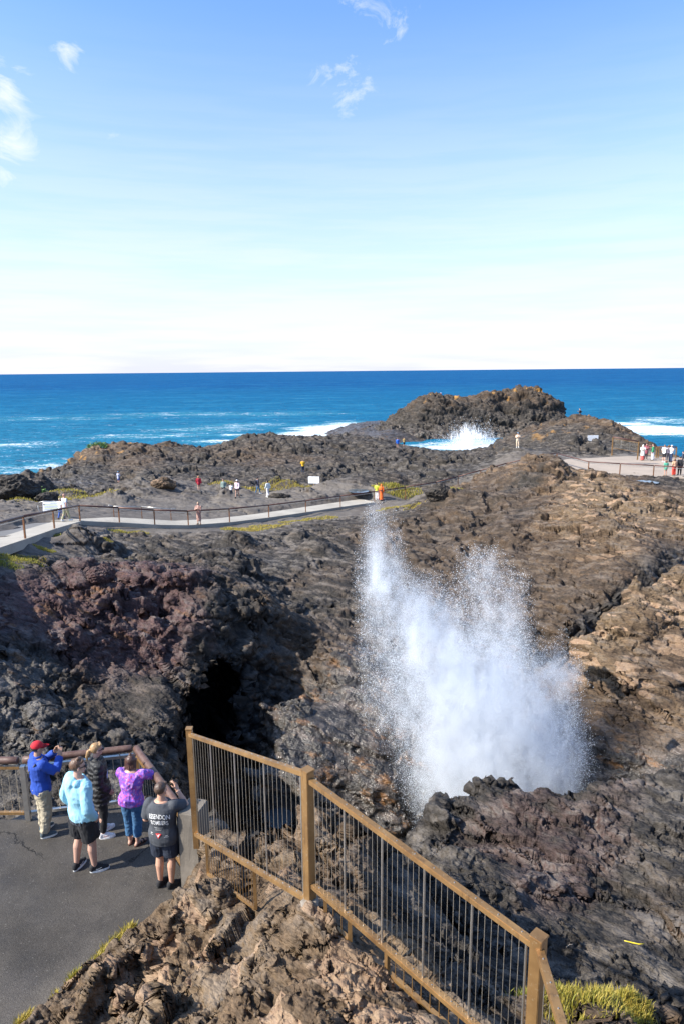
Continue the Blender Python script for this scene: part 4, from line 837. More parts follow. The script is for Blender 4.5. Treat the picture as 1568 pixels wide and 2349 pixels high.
# deck railings
dkr = [WZ(u, v, DECK) for u, v in ((1276,1066),(1348,1087),(1420,1092),(1497,1097),(1572,1102),(1650,1106))]
rail_run('deck_railing', dkr, 1.1, 'brown railing along the near side of the right deck', range(0, 6), .05, (RAILP, RUST), True, .3)
def balustrade(name, a, b_, h, label, nrod, mid=2):
    root = empty(name, a); tag(root, label, 'fence'); Lz = lambda p, z: Vector((p.x, p.y, p.z+z))-a
    for p in (a, b_):
        bm = bmesh.new(); bar(bm, Lz(p, -.5), Lz(p, h), .1, .1, hint=Vector((1,0,0)), bevel=.005); from_bm('post', bm, BRZ, root)
    bm = bmesh.new(); tube(bm, [Lz(a, h+.03), Lz(b_, h+.03)], .06, 12); from_bm('handrail', bm, RAILP, root, smooth=True)
    for nm, z in (('top_rail', h-.12), ('bottom_rail', .25)):
        bm = bmesh.new(); bar(bm, Lz(a, z), Lz(b_, z), .06, .05); from_bm(nm, bm, BRZ, root)
    for i in range(1, nrod):
        p = a.lerp(b_, i/nrod); bm = bmesh.new(); tube(bm, [Lz(p, h-.12), Lz(p, .25)], .016 if i % (nrod//(mid+1)) == 0 else .008, 6, caps=False); from_bm('rod', bm, STEEL if i % (nrod//(mid+1)) == 0 else WIRE, root)
pa, pb = WY(1403,1033,67), WY(1462,1043,66.5)
balustrade('metal_fence', pa, pb, 1.28, 'short bronze framed fence panel with thin rods at the back of the right deck', 24)
pb2 = WZ(1463,1046.5,DECK); pc2 = WZ(1504,1050,DECK); pd2 = WZ(1549,1051,DECK); pe2 = WZ(1600,1053,DECK)
balustrade('metal_fence', pb2+Vector((.3,0,0)), pc2, 1.15, 'fence panel on the right deck behind the person in green', 14)
balustrade('metal_fence', pc2+Vector((.2,0,0)), pd2, 1.15, 'fence panel at the far side of the right deck before the white surf', 14)
# ------------------------------------------------------------------ signs
WHITE = simple('white_sign', (.78, .79, .80), .5, 0, .03, 3); TIMB = simple('timber_post', (.30, .19, .10), .7, 0, .3, 10); INK = simple('faded_print', (.35, .40, .42), .6, 0, .1, 5); GRN = simple('yellow_print', (.55, .6, .15), .6, 0, .1, 5)
def sign(name, base, yaw, w, h, zc, posts, label, lines=0, thick=.04, tilt=0.0):
    root = empty(name, base, yaw); tag(root, label, 'sign')
    for x in posts:
        bm = bmesh.new(); bar(bm, (x, .05, -.4), (x, .05, zc+h*.3), .1, .06, hint=Vector((1,0,0)), bevel=.005); from_bm('post', bm, TIMB, root)
    bm = bmesh.new(); ct, st_ = math.cos(tilt), math.sin(tilt)
    bar(bm, (-w/2, 0, zc), (w/2, 0, zc), h, thick, hint=Vector((0, -1, 0)), bevel=.006)
    for v in bm.verts: v.co = Vector((v.co.x, v.co.y+(v.co.z-zc)*st_, zc+(v.co.z-zc)*ct))
    bd = from_bm('board', bm, WHITE, root)
    for i in range(lines):
        bm = bmesh.new(); z = h*(.36-.8*i/max(lines, 1)); L_ = w*(.35 if i == 0 else .8-.12*((i*7) % 3)); x0 = -L_/2 if i == 0 else -w*.43
        y = -thick/2-.003
        vs = [bm.verts.new((x, y+zz*st_, zc+zz*ct)) for x, zz in ((x0, z-.018), (x0+L_, z-.018), (x0+L_, z+.018), (x0, z+.018))]; bm.faces.new(vs); from_bm('print', bm, GRN if i in (2, 5) else INK, bd)
    return root
g1 = WY(720,1113,70); g1.z = ground(g1.x, g1.y); zc1 = WY(720,1101,g1.y).z-g1.z
sign('warning_sign', g1, R(-12), 1.18, .72, zc1, (0,), 'blank white board on one short post among the shelf rocks', 0)
g2 = WY(1358,1021,86); g2.z = ground(g2.x, g2.y); zc2 = WY(1358,1005,g2.y).z-g2.z
sign('warning_sign', g2, R(5), 1.40, .72, zc2, (-.42, .42), 'blank white board on two posts under the rocky knoll', 0)
g3 = WZ(128,1186,10.4); zc3 = WY(127,1161,g3.y).z-g3.z
sign('information_board', g3, R(8), 1.55, .62, zc3, (-.7, .7), 'wide white information board beside the walkway ramp', 7, .04, .25)
bm = bmesh.new(); q = [Vector((-1.12, -.02, .0))]; 
hoop = empty('tubular_hoop', g3+Vector((-1.1,.2,0)), 0); tag(hoop, 'thin bent steel hoop rail at the left end of the information board', 'railing')
tube(bm, [(.35,0,-.2),(.35,0,.15),(.30,0,.22),(.05,0,.25),(-.12,0,.42),(-.15,0,.75),(-.02,0,1.0),(.25,0,1.06),(1.0,0,1.06)], .028, 8); from_bm('hoop', bm, STEEL, hoop, smooth=True)
# red and white marker on the island
RED = simple('marker_red', (.55, .02, .02), .4, 0, .1, 4)
mk = WY(1010,908,IY+10); hh_ = TB = None
bpy.context.view_layer.update()
IB = BVHTree.FromPolygons([v.co.copy() for v in ISLE.data.vertices], [tuple(p.vertices) for p in ISLE.data.polygons])
hit = IB.ray_cast(Vector((mk.x, mk.y, 40)), Vector((0,0,-1)))[0]; mk.z = hit.z-.1
root = empty('marker_beacon', mk); tag(root, 'small red and white navigation marker on top of the rock island', 'beacon')
bm = bmesh.new(); tube(bm, [(0,0,0),(0,0,.95)], [.27, .24], 14); from_bm('lower_tube', bm, WHITE, root)
bm = bmesh.new(); tube(bm, [(0,0,.955),(0,0,1.55),(0,0,1.56),(0,0,1.75)], [.24, .22, .12, .1], 14); from_bm('upper_tube', bm, RED, root)
bm = bmesh.new(); tube(bm, [(0,0,1.752),(0,0,1.86),(0,0,1.95)], [.13, .13, .03], 12); from_bm('lantern', bm, WHITE, root)

# ------------------------------------------------------------------ loose boulders and small litter
def boulder(u, v, Y, r3, yaw, att, label, seed):
    p = WY(u, v, Y); h_ = seen(u, v)
    if h_[0] is not None: p = h_[0]
    root_z = p.z; bm = bmesh.new(); bmesh.ops.create_icosphere(bm, subdivisions=6 if GQ > .6 else 5, radius=1)
    so_ = Vector((seed*7.1, seed*3.3, seed))
    pl_ = [(Vector((math.sin(k*2.4+seed), math.cos(k*1.7+seed*2), math.sin(k*3.1+seed*.7))).normalized(), .72+.2*((k*37 % 10)/10)) for k in range(11)]
    for v_ in bm.verts:
        q = v_.co.copy()
        for n_, d_ in pl_:
            e_ = q.dot(n_)-d_
            if e_ > 0: q -= n_*e_*.9
        q += v_.co*(.16*mnoise.noise(q*2.2+so_)-.20*abs(mnoise.noise(q*4+so_))-.10*abs(mnoise.noise(q*9+so_))+.05*mnoise.noise(q*20+so_)+.08); v_.co = Vector((q.x*r3[0], q.y*r3[1], q.z*r3[2]))
    o = from_bm('boulder', bm, ROCK, smooth=True); n_ = len(o.data.vertices)
    for k_, x_ in zip(('tan', 'red', 'grav', 'wet', 'lich'), att): attr(o.data, k_, np.full(n_, x_))
    o.location = (p.x, p.y, root_z+r3[2]*.30); o.rotation_euler = (0, 0, yaw); tag(o, label, 'boulder')
boulder(676, 1402, 28.6, (.52,.42,.26), .3, (.15,.1,0,.3,0), 'flat topped dark boulder lying alone on the slope above the pit', 1)
boulder(376, 1117, 70, (1.15,.9,.75), .2, (.75,.35,0,0,.1), 'rounded brown boulder on the gravel left of the person in red', 2)
boulder(640, 1140, 62, (1.0,.6,.3), .1, (.2,.1,.2,0,0), 'low grey slab on the gravel to the right of the striding woman', 3)
boulder(30, 1137, 66, (2.0,1.5,1.35), .5, (.05,.1,0,.2,0), 'large black boulder at the far left edge beside the green bush', 4)
boulder(108, 1148, 58, (1.0,.7,.5), .9, (.05,.1,0,.2,0), 'small black boulder between the two far left shrubs and the walkway', 5)
boulder(1010, 1140, 56, (1.2,.8,.8), .2, (.15,.1,0,0,0), 'dark boulder beside the yellow grass mound past the orange robe', 6)
boulder(232, 1325, 25.5, (.55,.45,.35), 1.2, (.1,.9,0,0,0), 'maroon boulder on the upper edge of the left crag', 7)
bm = bmesh.new(); h_ = seen(1452, 2168)[0]; tube(bm, [h_+Vector((x_, y_, z_)) for x_, y_, z_ in ((-.13,.03,.045),(-.07,.02,.035),(0,-.005,.035),(.07,-.02,.03),(.15,-.015,.03))], [.006,.009,.010,.009,.006], 8)
tag(from_bm('fallen_stem', bm, simple('yellow_stem', (.62,.48,.03), .5), smooth=True), 'bright yellow fallen stem on the dark gravel right of the fence', 'stem')
for (u, v, lab) in ((1105,2092,'pale curved twig on the dark rock right of the middle fence span'),(1178,2122,'pale bent stick lying above the last fence post'),(1305,2175,'pale knotted root fragment on the rock beside the last fence post')):
    h_ = seen(u, v)[0]; bm = bmesh.new(); a_ = u*.01; pts = [h_+Vector((math.cos(a_)*k*.035-.05, math.sin(a_)*k*.03, .02+.012*math.sin(k*1.9+u))) for k in range(5)]; tube(bm, pts, [.004,.006,.007,.006,.003], 6)
    tag(from_bm('twig', bm, simple('dry_wood', (.42,.33,.24), .8), smooth=True), lab, 'twig')
# ------------------------------------------------------------------ people
def cap_(bm, p0, p1, r0, r1, seg=14):
    p0, p1 = Vector(p0), Vector(p1); d = p1-p0; L = max(d.length, 1e-4); dn = d/L if d.length > 1e-5 else Vector((0,0,1)); pts = []; rad = []
    for k in range(1, 4): a = math.pi/2*k/4; pts.append(p0-dn*r0*math.cos(a)); rad.append(r0*math.sin(a))
    pts += [p0, p0.lerp(p1, .5), p1]; rad += [r0, (r0+r1)/2, r1]
    for k in (3, 2, 1): a = math.pi/2*k/4; pts.append(p1+dn*r1*math.cos(a)); rad.append(r1*math.sin(a))
    x, y = frame_of(dn); rings = []
    for p, r_ in zip(pts, rad): rings.append([bm.verts.new(p+(x*math.cos(2*math.pi*k/seg)+y*math.sin(2*math.pi*k/seg))*r_) for k in range(seg)])
    a_ = bm.verts.new(p0-dn*r0); b_ = bm.verts.new(p1+dn*r1)
    for i in range(len(rings)-1):
        for k in range(seg): bm.faces.new((rings[i][k], rings[i][(k+1) % seg], rings[i+1][(k+1) % seg], rings[i+1][k]))
    for k in range(seg): bm.faces.new((a_, rings[0][(k+1) % seg], rings[0][k])); bm.faces.new((b_, rings[-1][k], rings[-1][(k+1) % seg]))
def ell(bm, c_, r_, rot=None):
    m = Matrix.Translation(Vector(c_)) @ (rot.to_4x4() if rot else Matrix.Identity(4)) @ Matrix.Diagonal((*r_, 1))
    bmesh.ops.create_uvsphere(bm, u_segments=18, v_segments=12, radius=1, matrix=m)
def loft(bm, rings, seg=22, ax=Vector((1,0,0))):
    """rings: (centre, rx, ry); cross sections perpendicular to the run of centres, flat ends"""
    cs = [Vector(r_[0]) for r_ in rings]; out = []
    for i, (c_, rx_, ry_) in enumerate(rings):
        d = (cs[min(i+1, len(cs)-1)]-cs[max(i-1, 0)]).normalized(); y = d.cross(ax).normalized(); x = y.cross(d).normalized()
        out.append([bm.verts.new(cs[i]+x*rx_*math.cos(2*math.pi*k/seg)+y*ry_*math.sin(2*math.pi*k/seg)) for k in range(seg)])
    for i in range(len(out)-1):
        for k in range(seg): bm.faces.new((out[i][k], out[i+1][k], out[i+1][(k+1) % seg], out[i][(k+1) % seg]))
    bm.faces.new(out[0]); bm.faces.new(out[-1][::-1])
def remesh(name, bm, vox, mat, parent, smooth=2, wr=None):
    bmesh.ops.recalc_face_normals(bm, faces=bm.faces)
    o = from_bm(name, bm, mat, parent); md = o.modifiers.new('r', 'REMESH'); md.mode = 'VOXEL'; md.voxel_size = vox; md.use_smooth_shade = True
    if smooth: sm = o.modifiers.new('s', 'SMOOTH'); sm.factor = .5; sm.iterations = smooth
    bake(o)
    if mat and not o.data.materials: o.data.materials.append(mat)
    if wr:      # cloth folds: amplitude, scale
        amp_, sc_, st_ = wr; me = o.data; n_ = len(me.vertices); a = np.empty(n_*3); me.vertices.foreach_get('co', a); a = a.reshape(-1, 3); nr = np.empty(n_*3); me.vertices.foreach_get('normal', nr); nr = nr.reshape(-1, 3)
        dsp = np.array([abs(mnoise.noise(Vector((p[0]*sc_, p[1]*sc_, p[2]*sc_*st_)))) + .5*abs(mnoise.noise(Vector((p[0]*sc_*2.3+4, p[1]*sc_*2.3, p[2]*sc_*st_*2)))) for p in a])
        a += nr*((.28-dsp)*amp_)[:, None]; me.vertices.foreach_set('co', a.ravel()); me.update()
    me = o.data; me.polygons.foreach_set('use_smooth', np.ones(len(me.polygons), bool))
    return o
_mats = {}
def cloth(col, col2=None, scale=14, rough=.85, bump=.002, bs=160, key=None):
    k = (col, col2, scale, rough)
    if k not in _mats: _mats[k] = simple('fabric', col, rough, 0, .12, scale, bump, bs, col2=col2)
    return _mats[k]
def skin(col): return cloth(col, tuple(c_*.9 for c_ in col), 9, .5, .0008, 120)
def hairm(col):
    k = ('hair', col)
    if k not in _mats:
        m, t, b = new_mat('hair'); co = t.node('ShaderNodeTexCoord').outputs['Object']; sv = t.vmath('MULTIPLY', co, (110, 110, 14)); n = t.noise(sv, 1.0, 4, .6)
        t.l.new(t.mix(t.ramp(n, .3, .7), tuple(x*.45 for x in col), tuple(min(1, x*1.5) for x in col)), b.inputs['Base Color']); b.inputs['Roughness'].default_value = .45
        t.l.new(t.node('ShaderNodeBump', ins={'Strength': .8, 'Distance': .004, 'Height': n}).outputs[0], b.inputs['Normal']); _mats[k] = m
    return _mats[k]
SK = (.46, .27, .20); SKD = (.30, .16, .10)
FLIP = Vector((-1, 1, 1))
def person(label, loc, yaw, H=1.72, vox=.0075, bulk=1.0, skincol=SK, pose=None, top=None, bottom=None, shoes=None, hair=None, extra=None, group=None, hipw=1.0, female=False):
    """local frame: +y is forward, feet at z = 0. pose: dict of joint -> (x, y, z) in fractions of the height"""
    root = empty('person', loc, yaw); tag(root, label, 'person', group)
    J = dict(pel=(0,0,.53), chest=(0,-.005,.72), neck=(0,-.005,.825), head=(0,.008,.935),
             sl=(-.108,-.005,.805), sr=(.108,-.005,.805), el=(-.135,-.02,.63), er=(.135,-.02,.63), wl=(-.135,.03,.49), wr=(.135,.03,.49),
             hl=(-.052,0,.515), hr=(.052,0,.515), kl=(-.056,.012,.28), kr=(.056,.012,.28), al=(-.06,-.012,.045), ar=(.06,-.012,.045), hand=None, headyaw=0, headpitch=0)
    if pose: J.update(pose)
    P = {k: Vector(v)*H for k, v in J.items() if isinstance(v, tuple)}
    tyl, tyr = J.get('toel', (-.02, .085)), J.get('toer', (.02, .085))
    P['tl'] = Vector((P['al'].x+tyl[0]*H, P['al'].y+tyl[1]*H, P['al'].z-.030*H)); P['tr'] = Vector((P['ar'].x+tyr[0]*H, P['ar'].y+tyr[1]*H, P['ar'].z-.030*H))
    b = bulk; S = SK; shax = (P['sr']-P['sl']).normalized(); hipax = (P['hr']-P['hl']).normalized()
    HS = H*1.07
    def torso(bm, e=0.0, z0=.50, z1=.83, flare=0.0, cut=None):
        # e: clothing ease; z0: hem height
        prof = [(.47,.088*hipw,.064),(.50,.094*hipw,.070),(.54,.096*hipw,.070),(.58,.088,.064),(.62,.081*(.93 if female else 1),.060),(.67,.088*(.95 if female else 1),.064),(.72,.098*(.95 if female else 1),.069),(.77,.104*(.94 if female else 1),.066),(.80,.098,.058),(.825,.066,.046),(.845,.042,.038)]
        rings = []; zz = [p[0] for p in prof]
        hs = [z0]+[z_ for z_ in zz if z0 < z_ < z1]+[z1]
        for z_ in hs:
            rx_ = np.interp(z_, zz, [p[1] for p in prof])*b; ry_ = np.interp(z_, zz, [p[2] for p in prof])*b
            t_ = (z_-.53)/(.825-.53); cc = P['pel'].lerp(P['neck'], t_) if t_ > 0 else P['pel']+Vector((0,0,(z_-.53)*H)); mid = P['chest']-P['pel'].lerp(P['neck'], .64)
            cc = cc+mid*max(0, 1-abs(t_-.64)/.7); fl = flare*max(0, (.62-z_)/.12)
            rings.append((cc, (rx_*H+e+fl), (ry_*H+e*.9+fl)))
        loft(bm, rings, ax=shax.lerp(hipax, .3))
    def limb(bm, a, m_, c_, r0, r1, r2, e=0.0, f0=0.0, f1=2.0, flat=True, seg=16):
        """sleeve or leg from joint a over m_ to c_, between fractions f0..f1 (0..2)"""
        pts = []; n = 12; fs = np.linspace(f0, f1, n)
        for f_ in fs:
            if f_ <= 1: p = a.lerp(m_, f_); r_ = r0+(r1-r0)*f_
            else: p = m_.lerp(c_, f_-1); r_ = r1+(r2-r1)*(f_-1)+ (0.0)
            pts.append((p, r_*H+e, r_*H+e))
        # round the joint a little
        loft(bm, [(pts[i][0] if i in (0, n-1) else (pts[i-1][0]+pts[i][0]*2+pts[i+1][0])/4, pts[i][1], pts[i][2]) for i in range(n)], seg=seg, ax=Vector((.3, 1, .1)).normalized())
        cap_(bm, pts[0][0], pts[0][0], pts[0][1]*.96, pts[0][1]*.96)
    # ---- body, one continuous surface
    bm = bmesh.new(); torso(bm, 0, .47, .845); cap_(bm, P['neck'], P['head']-Vector((0,.01*H,.045*H)), .034*H*b**.5, .030*H)
    hy = Matrix.Rotation(J['headyaw'], 3, 'Z') @ Matrix.Rotation(J['headpitch'], 3, 'X'); hc = P['head']; hd = lambda x, y, z: hc+hy @ Vector((x*HS, y*HS, z*HS))
    ell(bm, hd(0,-.006,.012), (.0435*H,.054*H,.052*H), hy); ell(bm, hd(0,.012,-.022), (.034*H,.038*H,.043*H), hy); cap_(bm, hd(-.018,.020,-.035), hd(.018,.020,-.035), .016*H, .016*H); cap_(bm, hd(0,.030,-.046), hd(0,.030,-.046), .014*H, .014*H)
    cap_(bm, hd(0,.046,.006), hd(0,.058,-.014), .006*H, .009*H); cap_(bm, hd(-.018,.041,.012), hd(.018,.041,.012), .008*H, .008*H)
    for s_ in (-1, 1): ell(bm, hd(.043*s_,-.002,-.004), (.007*H,.012*H,.019*H), hy); cap_(bm, hd(.02*s_,.034,-.012), hd(.02*s_,.034,-.012), .013*H, .013*H)
    cap_(bm, hd(-.010,.047,-.030), hd(.010,.047,-.030), .005*H, .005*H)
    for k in 'lr':
        s_, e_, w_ = P['s'+k], P['e'+k], P['w'+k]
        cap_(bm, s_, e_, .034*H*b**.6, .026*H*b**.4); cap_(bm, e_, e_.lerp(w_, .35), .026*H*b**.4, .0255*H*b**.4); cap_(bm, e_.lerp(w_, .3), w_, .0255*H*b**.4, .0165*H)
        # hand
        hdv = (w_-e_).normalized(); hv = J.get('hv'+k); hdv = Vector(hv).normalized() if hv else hdv
        sx = (1 if k == 'r' else -1); pn = Vector(J.get('pn'+k, (-sx, 0, 0))); pn = (pn-hdv*pn.dot(hdv)).normalized(); sd = hdv.cross(pn)*(1 if k == 'r' else -1)
        if sd.y < 0 and 'pn'+k not in J: sd = -sd
        curl = J.get('curl'+k, .5)
        for q_ in range(3): cap_(bm, w_+hdv*.010*H+sd*(q_-1)*.012*H, w_+hdv*.050*H+sd*(q_-1)*.013*H, .0115*H, .0095*H, 10)
        for q_ in range(4):
            L_ = (.040, .046, .043, .034)[q_]*H; fx = 1.5-q_; b0 = w_+hdv*.055*H+sd*fx*.0118*H; d1 = (hdv+pn*curl*.55+sd*fx*.06).normalized(); p1 = b0+d1*L_*.45; d2 = (hdv+pn*curl*1.5).normalized() if curl < 1.2 else (pn+hdv*.3).normalized(); p2 = p1+d2*L_*.35; d3 = (d2+pn*curl*.8).normalized(); p3 = p2+d3*L_*.25
            cap_(bm, b0, p1, .0056*H, .0050*H, 8); cap_(bm, p1, p2, .0050*H, .0046*H, 8); cap_(bm, p2, p3, .0046*H, .0040*H, 8)
        tb = w_+hdv*.022*H+sd*.016*H; t1 = tb+(hdv*.6+sd*.8+pn*.3).normalized()*.026*H; t2 = t1+(hdv*.9+pn*.5+sd*.15).normalized()*.020*H
        cap_(bm, tb, t1, .0075*H, .0060*H, 8); cap_(bm, t1, t2, .0060*H, .0048*H, 8)
        h_, k_, a_ = P['h'+k], P['k'+k], P['a'+k]
        cap_(bm, h_, h_.lerp(k_, .5), .050*H*b, .043*H*b**.8); cap_(bm, h_.lerp(k_, .5), k_, .043*H*b**.8, .0305*H*b**.5); cap_(bm, k_, k_.lerp(a_, .3)+Vector((0,-.008*H,0)), .030*H*b**.5, .0335*H*b**.5); cap_(bm, k_.lerp(a_, .3)+Vector((0,-.008*H,0)), a_, .0335*H*b**.5, .0195*H)
        fd = (P['t'+k]-a_); fd.z = 0; fd.normalize(); heel = a_-fd*.020*H; heel.z = a_.z-.025*H; cap_(bm, a_, heel, .020*H, .018*H); ml = a_+fd*.055*H; ml.z = a_.z-.020*H; cap_(bm, a_+Vector((0,0,-.004*H)), ml, .020*H, .017*H); tt_ = a_+fd*.098*H; tt_.z = a_.z-.031*H; cap_(bm, ml, tt_, .019*H, .013*H)
    body = remesh('body', bm, vox, skin(skincol), root, 2)
    # ---- clothing
    if top:
        bm = bmesh.new(); e = top.get('e', .012); z0 = top.get('hem', .49); torso(bm, e, z0, top.get('neckz', .838), top.get('flare', 0))
        sv = top.get('sleeve', .6)
        for k in 'lr': limb(bm, P['s'+k], P['e'+k], P['w'+k], .033*b**.5, .029*b**.4, .023, e*top.get('se', .7), 0, sv)
        if top.get('hood'):
            nb = P['neck']; cap_(bm, nb+Vector((-.055*H,-.045*H,.0)), nb+Vector((.055*H,-.045*H,.0)), .030*H, .030*H); cap_(bm, nb+Vector((0,-.055*H,.0)), nb+Vector((0,-.075*H,-.085*H)), .048*H, .020*H)
            cap_(bm, nb+Vector((-.058*H,-.035*H,.004*H)), nb+Vector((-.030*H,.036*H,.0)), .022*H, .016*H); cap_(bm, nb+Vector((.058*H,-.035*H,.004*H)), nb+Vector((.030*H,.036*H,.0)), .022*H, .016*H)
        if top.get('collar'): loft(bm, [(P['neck']+Vector((0,0,-.01*H)), .050*H, .048*H), (P['neck']+Vector((0,-.002*H,.040*H)), .046*H, .045*H)])
        if top.get('band'): loft(bm, [(P['pel']+Vector((0,0,(z0-.53-.006)*H)), .096*H*b*hipw+e*.4, .072*H*b+e*.4), (P['pel']+Vector((0,0,(z0-.53+.022)*H)), .096*H*b*hipw+e*.6, .072*H*b+e*.6)])
        tp = remesh(top.get('name', 'shirt'), bm, vox*1.15, top['m'], root, top.get('sm', 2), top.get('wr', (.016, 9, .7)))
        person.last_top = tp
    if top and top.get('under'):
        bm = bmesh.new(); torso(bm, top['e']*.55, top['under'][0], top['hem']+.008, .008); remesh('undershirt', bm, vox*1.2, top['under'][1], root, 1, (.018, 12, .5))
    if bottom:
        bm = bmesh.new(); e = bottom.get('e', .008); kind = bottom.get('kind', 'trousers')
        if kind in ('skirt', 'dress'):
            zt = bottom.get('zt', .62); zb = bottom.get('zb', .25); r1_ = bottom.get('r', .13)
            mid = (P['kl']+P['kr'])/2*.5; rings = []
            for i in range(8):
                f_ = i/7; z_ = zt+(zb-zt)*f_; w_ = (.092*b*hipw)*(1-f_)+r1_*f_; cx_ = P['pel'].lerp((P['al']+P['ar'])/2, max(0, (.53-z_)/.5)); rings.append((Vector((cx_.x, cx_.y, z_*H)), w_*H+e, w_*H*.8+e))
            loft(bm, rings[::-1])
        else:
            torso(bm, e, .475, bottom.get('zt', .53)); f1 = bottom.get('f1', 1.93)
            for k in 'lr': limb(bm, P['h'+k], P['k'+k], P['a'+k], .056*b, bottom.get('rk', .036)*b**.6, bottom.get('ra', .026), e, 0, f1)
        remesh(kind, bm, vox*1.15, bottom['m'], root, 2, bottom.get('wr', (.012, 10, .6)))
    if bottom and bottom.get('cuff'):
        for k in 'lr':
            bm = bmesh.new(); limb(bm, P['h'+k], P['k'+k], P['a'+k], .056*b, .036*b**.6, .028, e+.007, bottom['f1']-.14, bottom['f1']+.01); remesh('cuff', bm, vox, bottom['cuff'], root, 1)
    if shoes:
        for k in 'lr':
            a_ = P['a'+k]; fd = (P['t'+k]-a_); fd.z = 0; fd.normalize(); sx_ = fd.cross(Vector((0,0,1))); up_ = Vector((0,0,1)); g0 = a_.z-.045*H
            def sh(f_, z_, x_=0): return Vector((a_.x+fd.x*f_*H+sx_.x*x_*H, a_.y+fd.y*f_*H+sx_.y*x_*H, g0+z_*H))
            bm = bmesh.new(); e = shoes.get('e', .004); st = shoes.get('style', 'sneaker')
            if st != 'sandal':
                cap_(bm, sh(-.022,.026), sh(-.018,.045+shoes.get('hi', 0)), .024*H, .025*H); cap_(bm, sh(-.015,.028), sh(.045,.028), .024*H, .026*H); cap_(bm, sh(.0,.045), sh(.05,.036), .023*H, .019*H); cap_(bm, sh(.045,.022), sh(.092,.019), .025*H, .019*H)
                for v in bm.verts:
                    if v.co.z < g0+.010*H: v.co.z = g0+.010*H
                so = remesh('shoe', bm, vox*1.1, shoes['m'], root, 2)
            bm = bmesh.new(); seg = 20; vs0 = []; vs1 = []
            for q_ in range(seg):
                a2 = 2*math.pi*q_/seg; ff = math.cos(a2); w_ = (.028+.003*ff)*math.sin(a2); f_ = .036+ff*.078; vs0.append(bm.verts.new(sh(f_, 0, w_))); vs1.append(bm.verts.new(sh(f_, .017 if st != 'sandal' else .012, w_*.98)))
            bm.faces.new(vs0[::-1]); bm.faces.new(vs1)
            for q_ in range(seg): bm.faces.new((vs0[q_], vs0[(q_+1) % seg], vs1[(q_+1) % seg], vs1[q_]))
            if st == 'sandal':
                so = from_bm('sandal', bm, shoes['sole'], root, smooth=False)
                for f0_ in (.035, .068):
                    bm = bmesh.new(); tube(bm, [sh(f0_, .012, -.028), sh(f0_, .036, -.018), sh(f0_, .042, 0), sh(f0_, .036, .018), sh(f0_, .012, .028)], .0075*H, 8); from_bm('strap', bm, shoes['m'], so, smooth=True)
            else: from_bm('sole', bm, shoes['sole'], so)
            if shoes.get('mark'):
                bm = bmesh.new()
                for sgn in (-1, 1):
                    pts = [(.005,.030),(.012,.024),(.050,.036),(.055,.040),(.020,.032),(.010,.038)]; vs = [bm.verts.new(sh(f_, z_, sgn*(.0295-abs(z_-.028)*.25))) for f_, z_ in pts]; fc_ = bm.faces.new(vs if sgn > 0 else vs[::-1])
                bmesh.ops.solidify(bm, geom=bm.faces[:], thickness=.003*H); from_bm('stripe', bm, shoes['mark'], so)
    if hair:
        bm = bmesh.new(); st = hair['style']; m = hairm(hair['c']) if 'c' in hair else hair['m']; nm = 'hair'
        if st in ('short', 'crop', 'capped', 'pony', 'bob', 'bun'):
            ell(bm, hd(0,-.012,.018), (.0475*H,.0555*H,.0535*H), hy); th = .012
            if st != 'capped': cap_(bm, hd(-.02,.028,.046), hd(.02,.028,.046), .016*H, .016*H)
            if st in ('short',): cap_(bm, hd(-.012,.02,.058), hd(.012,.0,.066), .014*H, .016*H)
        if st == 'pony':
            cap_(bm, hd(0,-.058,.012), hd(0,-.075,.0), .014*H, .020*H); cap_(bm, hd(0,-.075,.0), hd(-.006,-.090,-.050), .020*H, .016*H); cap_(bm, hd(-.006,-.090,-.050), hd(-.010,-.092,-.085), .016*H, .006*H)
        if st in ('bob', 'long'):
            ell(bm, hd(0,-.014,.014), (.050*H,.056*H,.056*H), hy)
            for x_ in (-.040,-.028,-.014,0,.014,.028,.040): cap_(bm, hd(x_,-.030 if abs(x_) < .035 else -.012,.02), hd(x_*1.25+.002,-.045+abs(x_)*.5,-.058-.035*(st == 'long')-random.random()*.012), .022*H, .011*H)
        if st in ('bun', 'bob') and hair.get('bun'):
            ell(bm, hd(-.004,-.022,.072), (.017*H,.015*H,.013*H), hy); cap_(bm, hd(-.01,-.02,.075), hd(-.024,-.012,.088), .006*H, .003*H); cap_(bm, hd(.0,-.02,.075), hd(.014,-.01,.092), .005*H, .002*H)
        if st == 'hijab':
            ell(bm, hd(0,-.006,.008), (.052*H,.058*H,.062*H), hy); loft(bm, [(P['neck']+Vector((0,-.005*H,-.05*H)), .105*H, .08*H), (P['neck']+Vector((0,0,.01*H)), .07*H, .062*H), (hc+Vector((0,0,-.02*H)), .05*H, .055*H)]); nm = 'headscarf'
        # cut the face free
        o = remesh(nm, bm, vox, m, root, 1, (.006, 45, .3) if vox < .01 else None)
        if st != 'hijab' or True:
            me = o.data; bmm = bmesh.new(); bmm.from_mesh(me); inv = hy.inverted(); dele = []
            for f_ in bmm.faces:
                q_ = inv @ (f_.calc_center_median()-hc)/H
                if q_.y > .006 and q_.z < (.030 if st != 'hijab' else .038) and abs(q_.x) < (.06 if st != 'hijab' else .034) and q_.z > -.06: dele.append(f_)
                elif st in ('short', 'crop', 'capped', 'pony') and q_.z < -.022-.25*max(0, -q_.y-.02)*0 and q_.y > -.052: dele.append(f_)
                elif st in ('crop', 'short', 'capped') and q_.z < -.030: dele.append(f_)
            bmesh.ops.delete(bmm, geom=dele, context='FACES'); bmm.to_mesh(me); bmm.free()
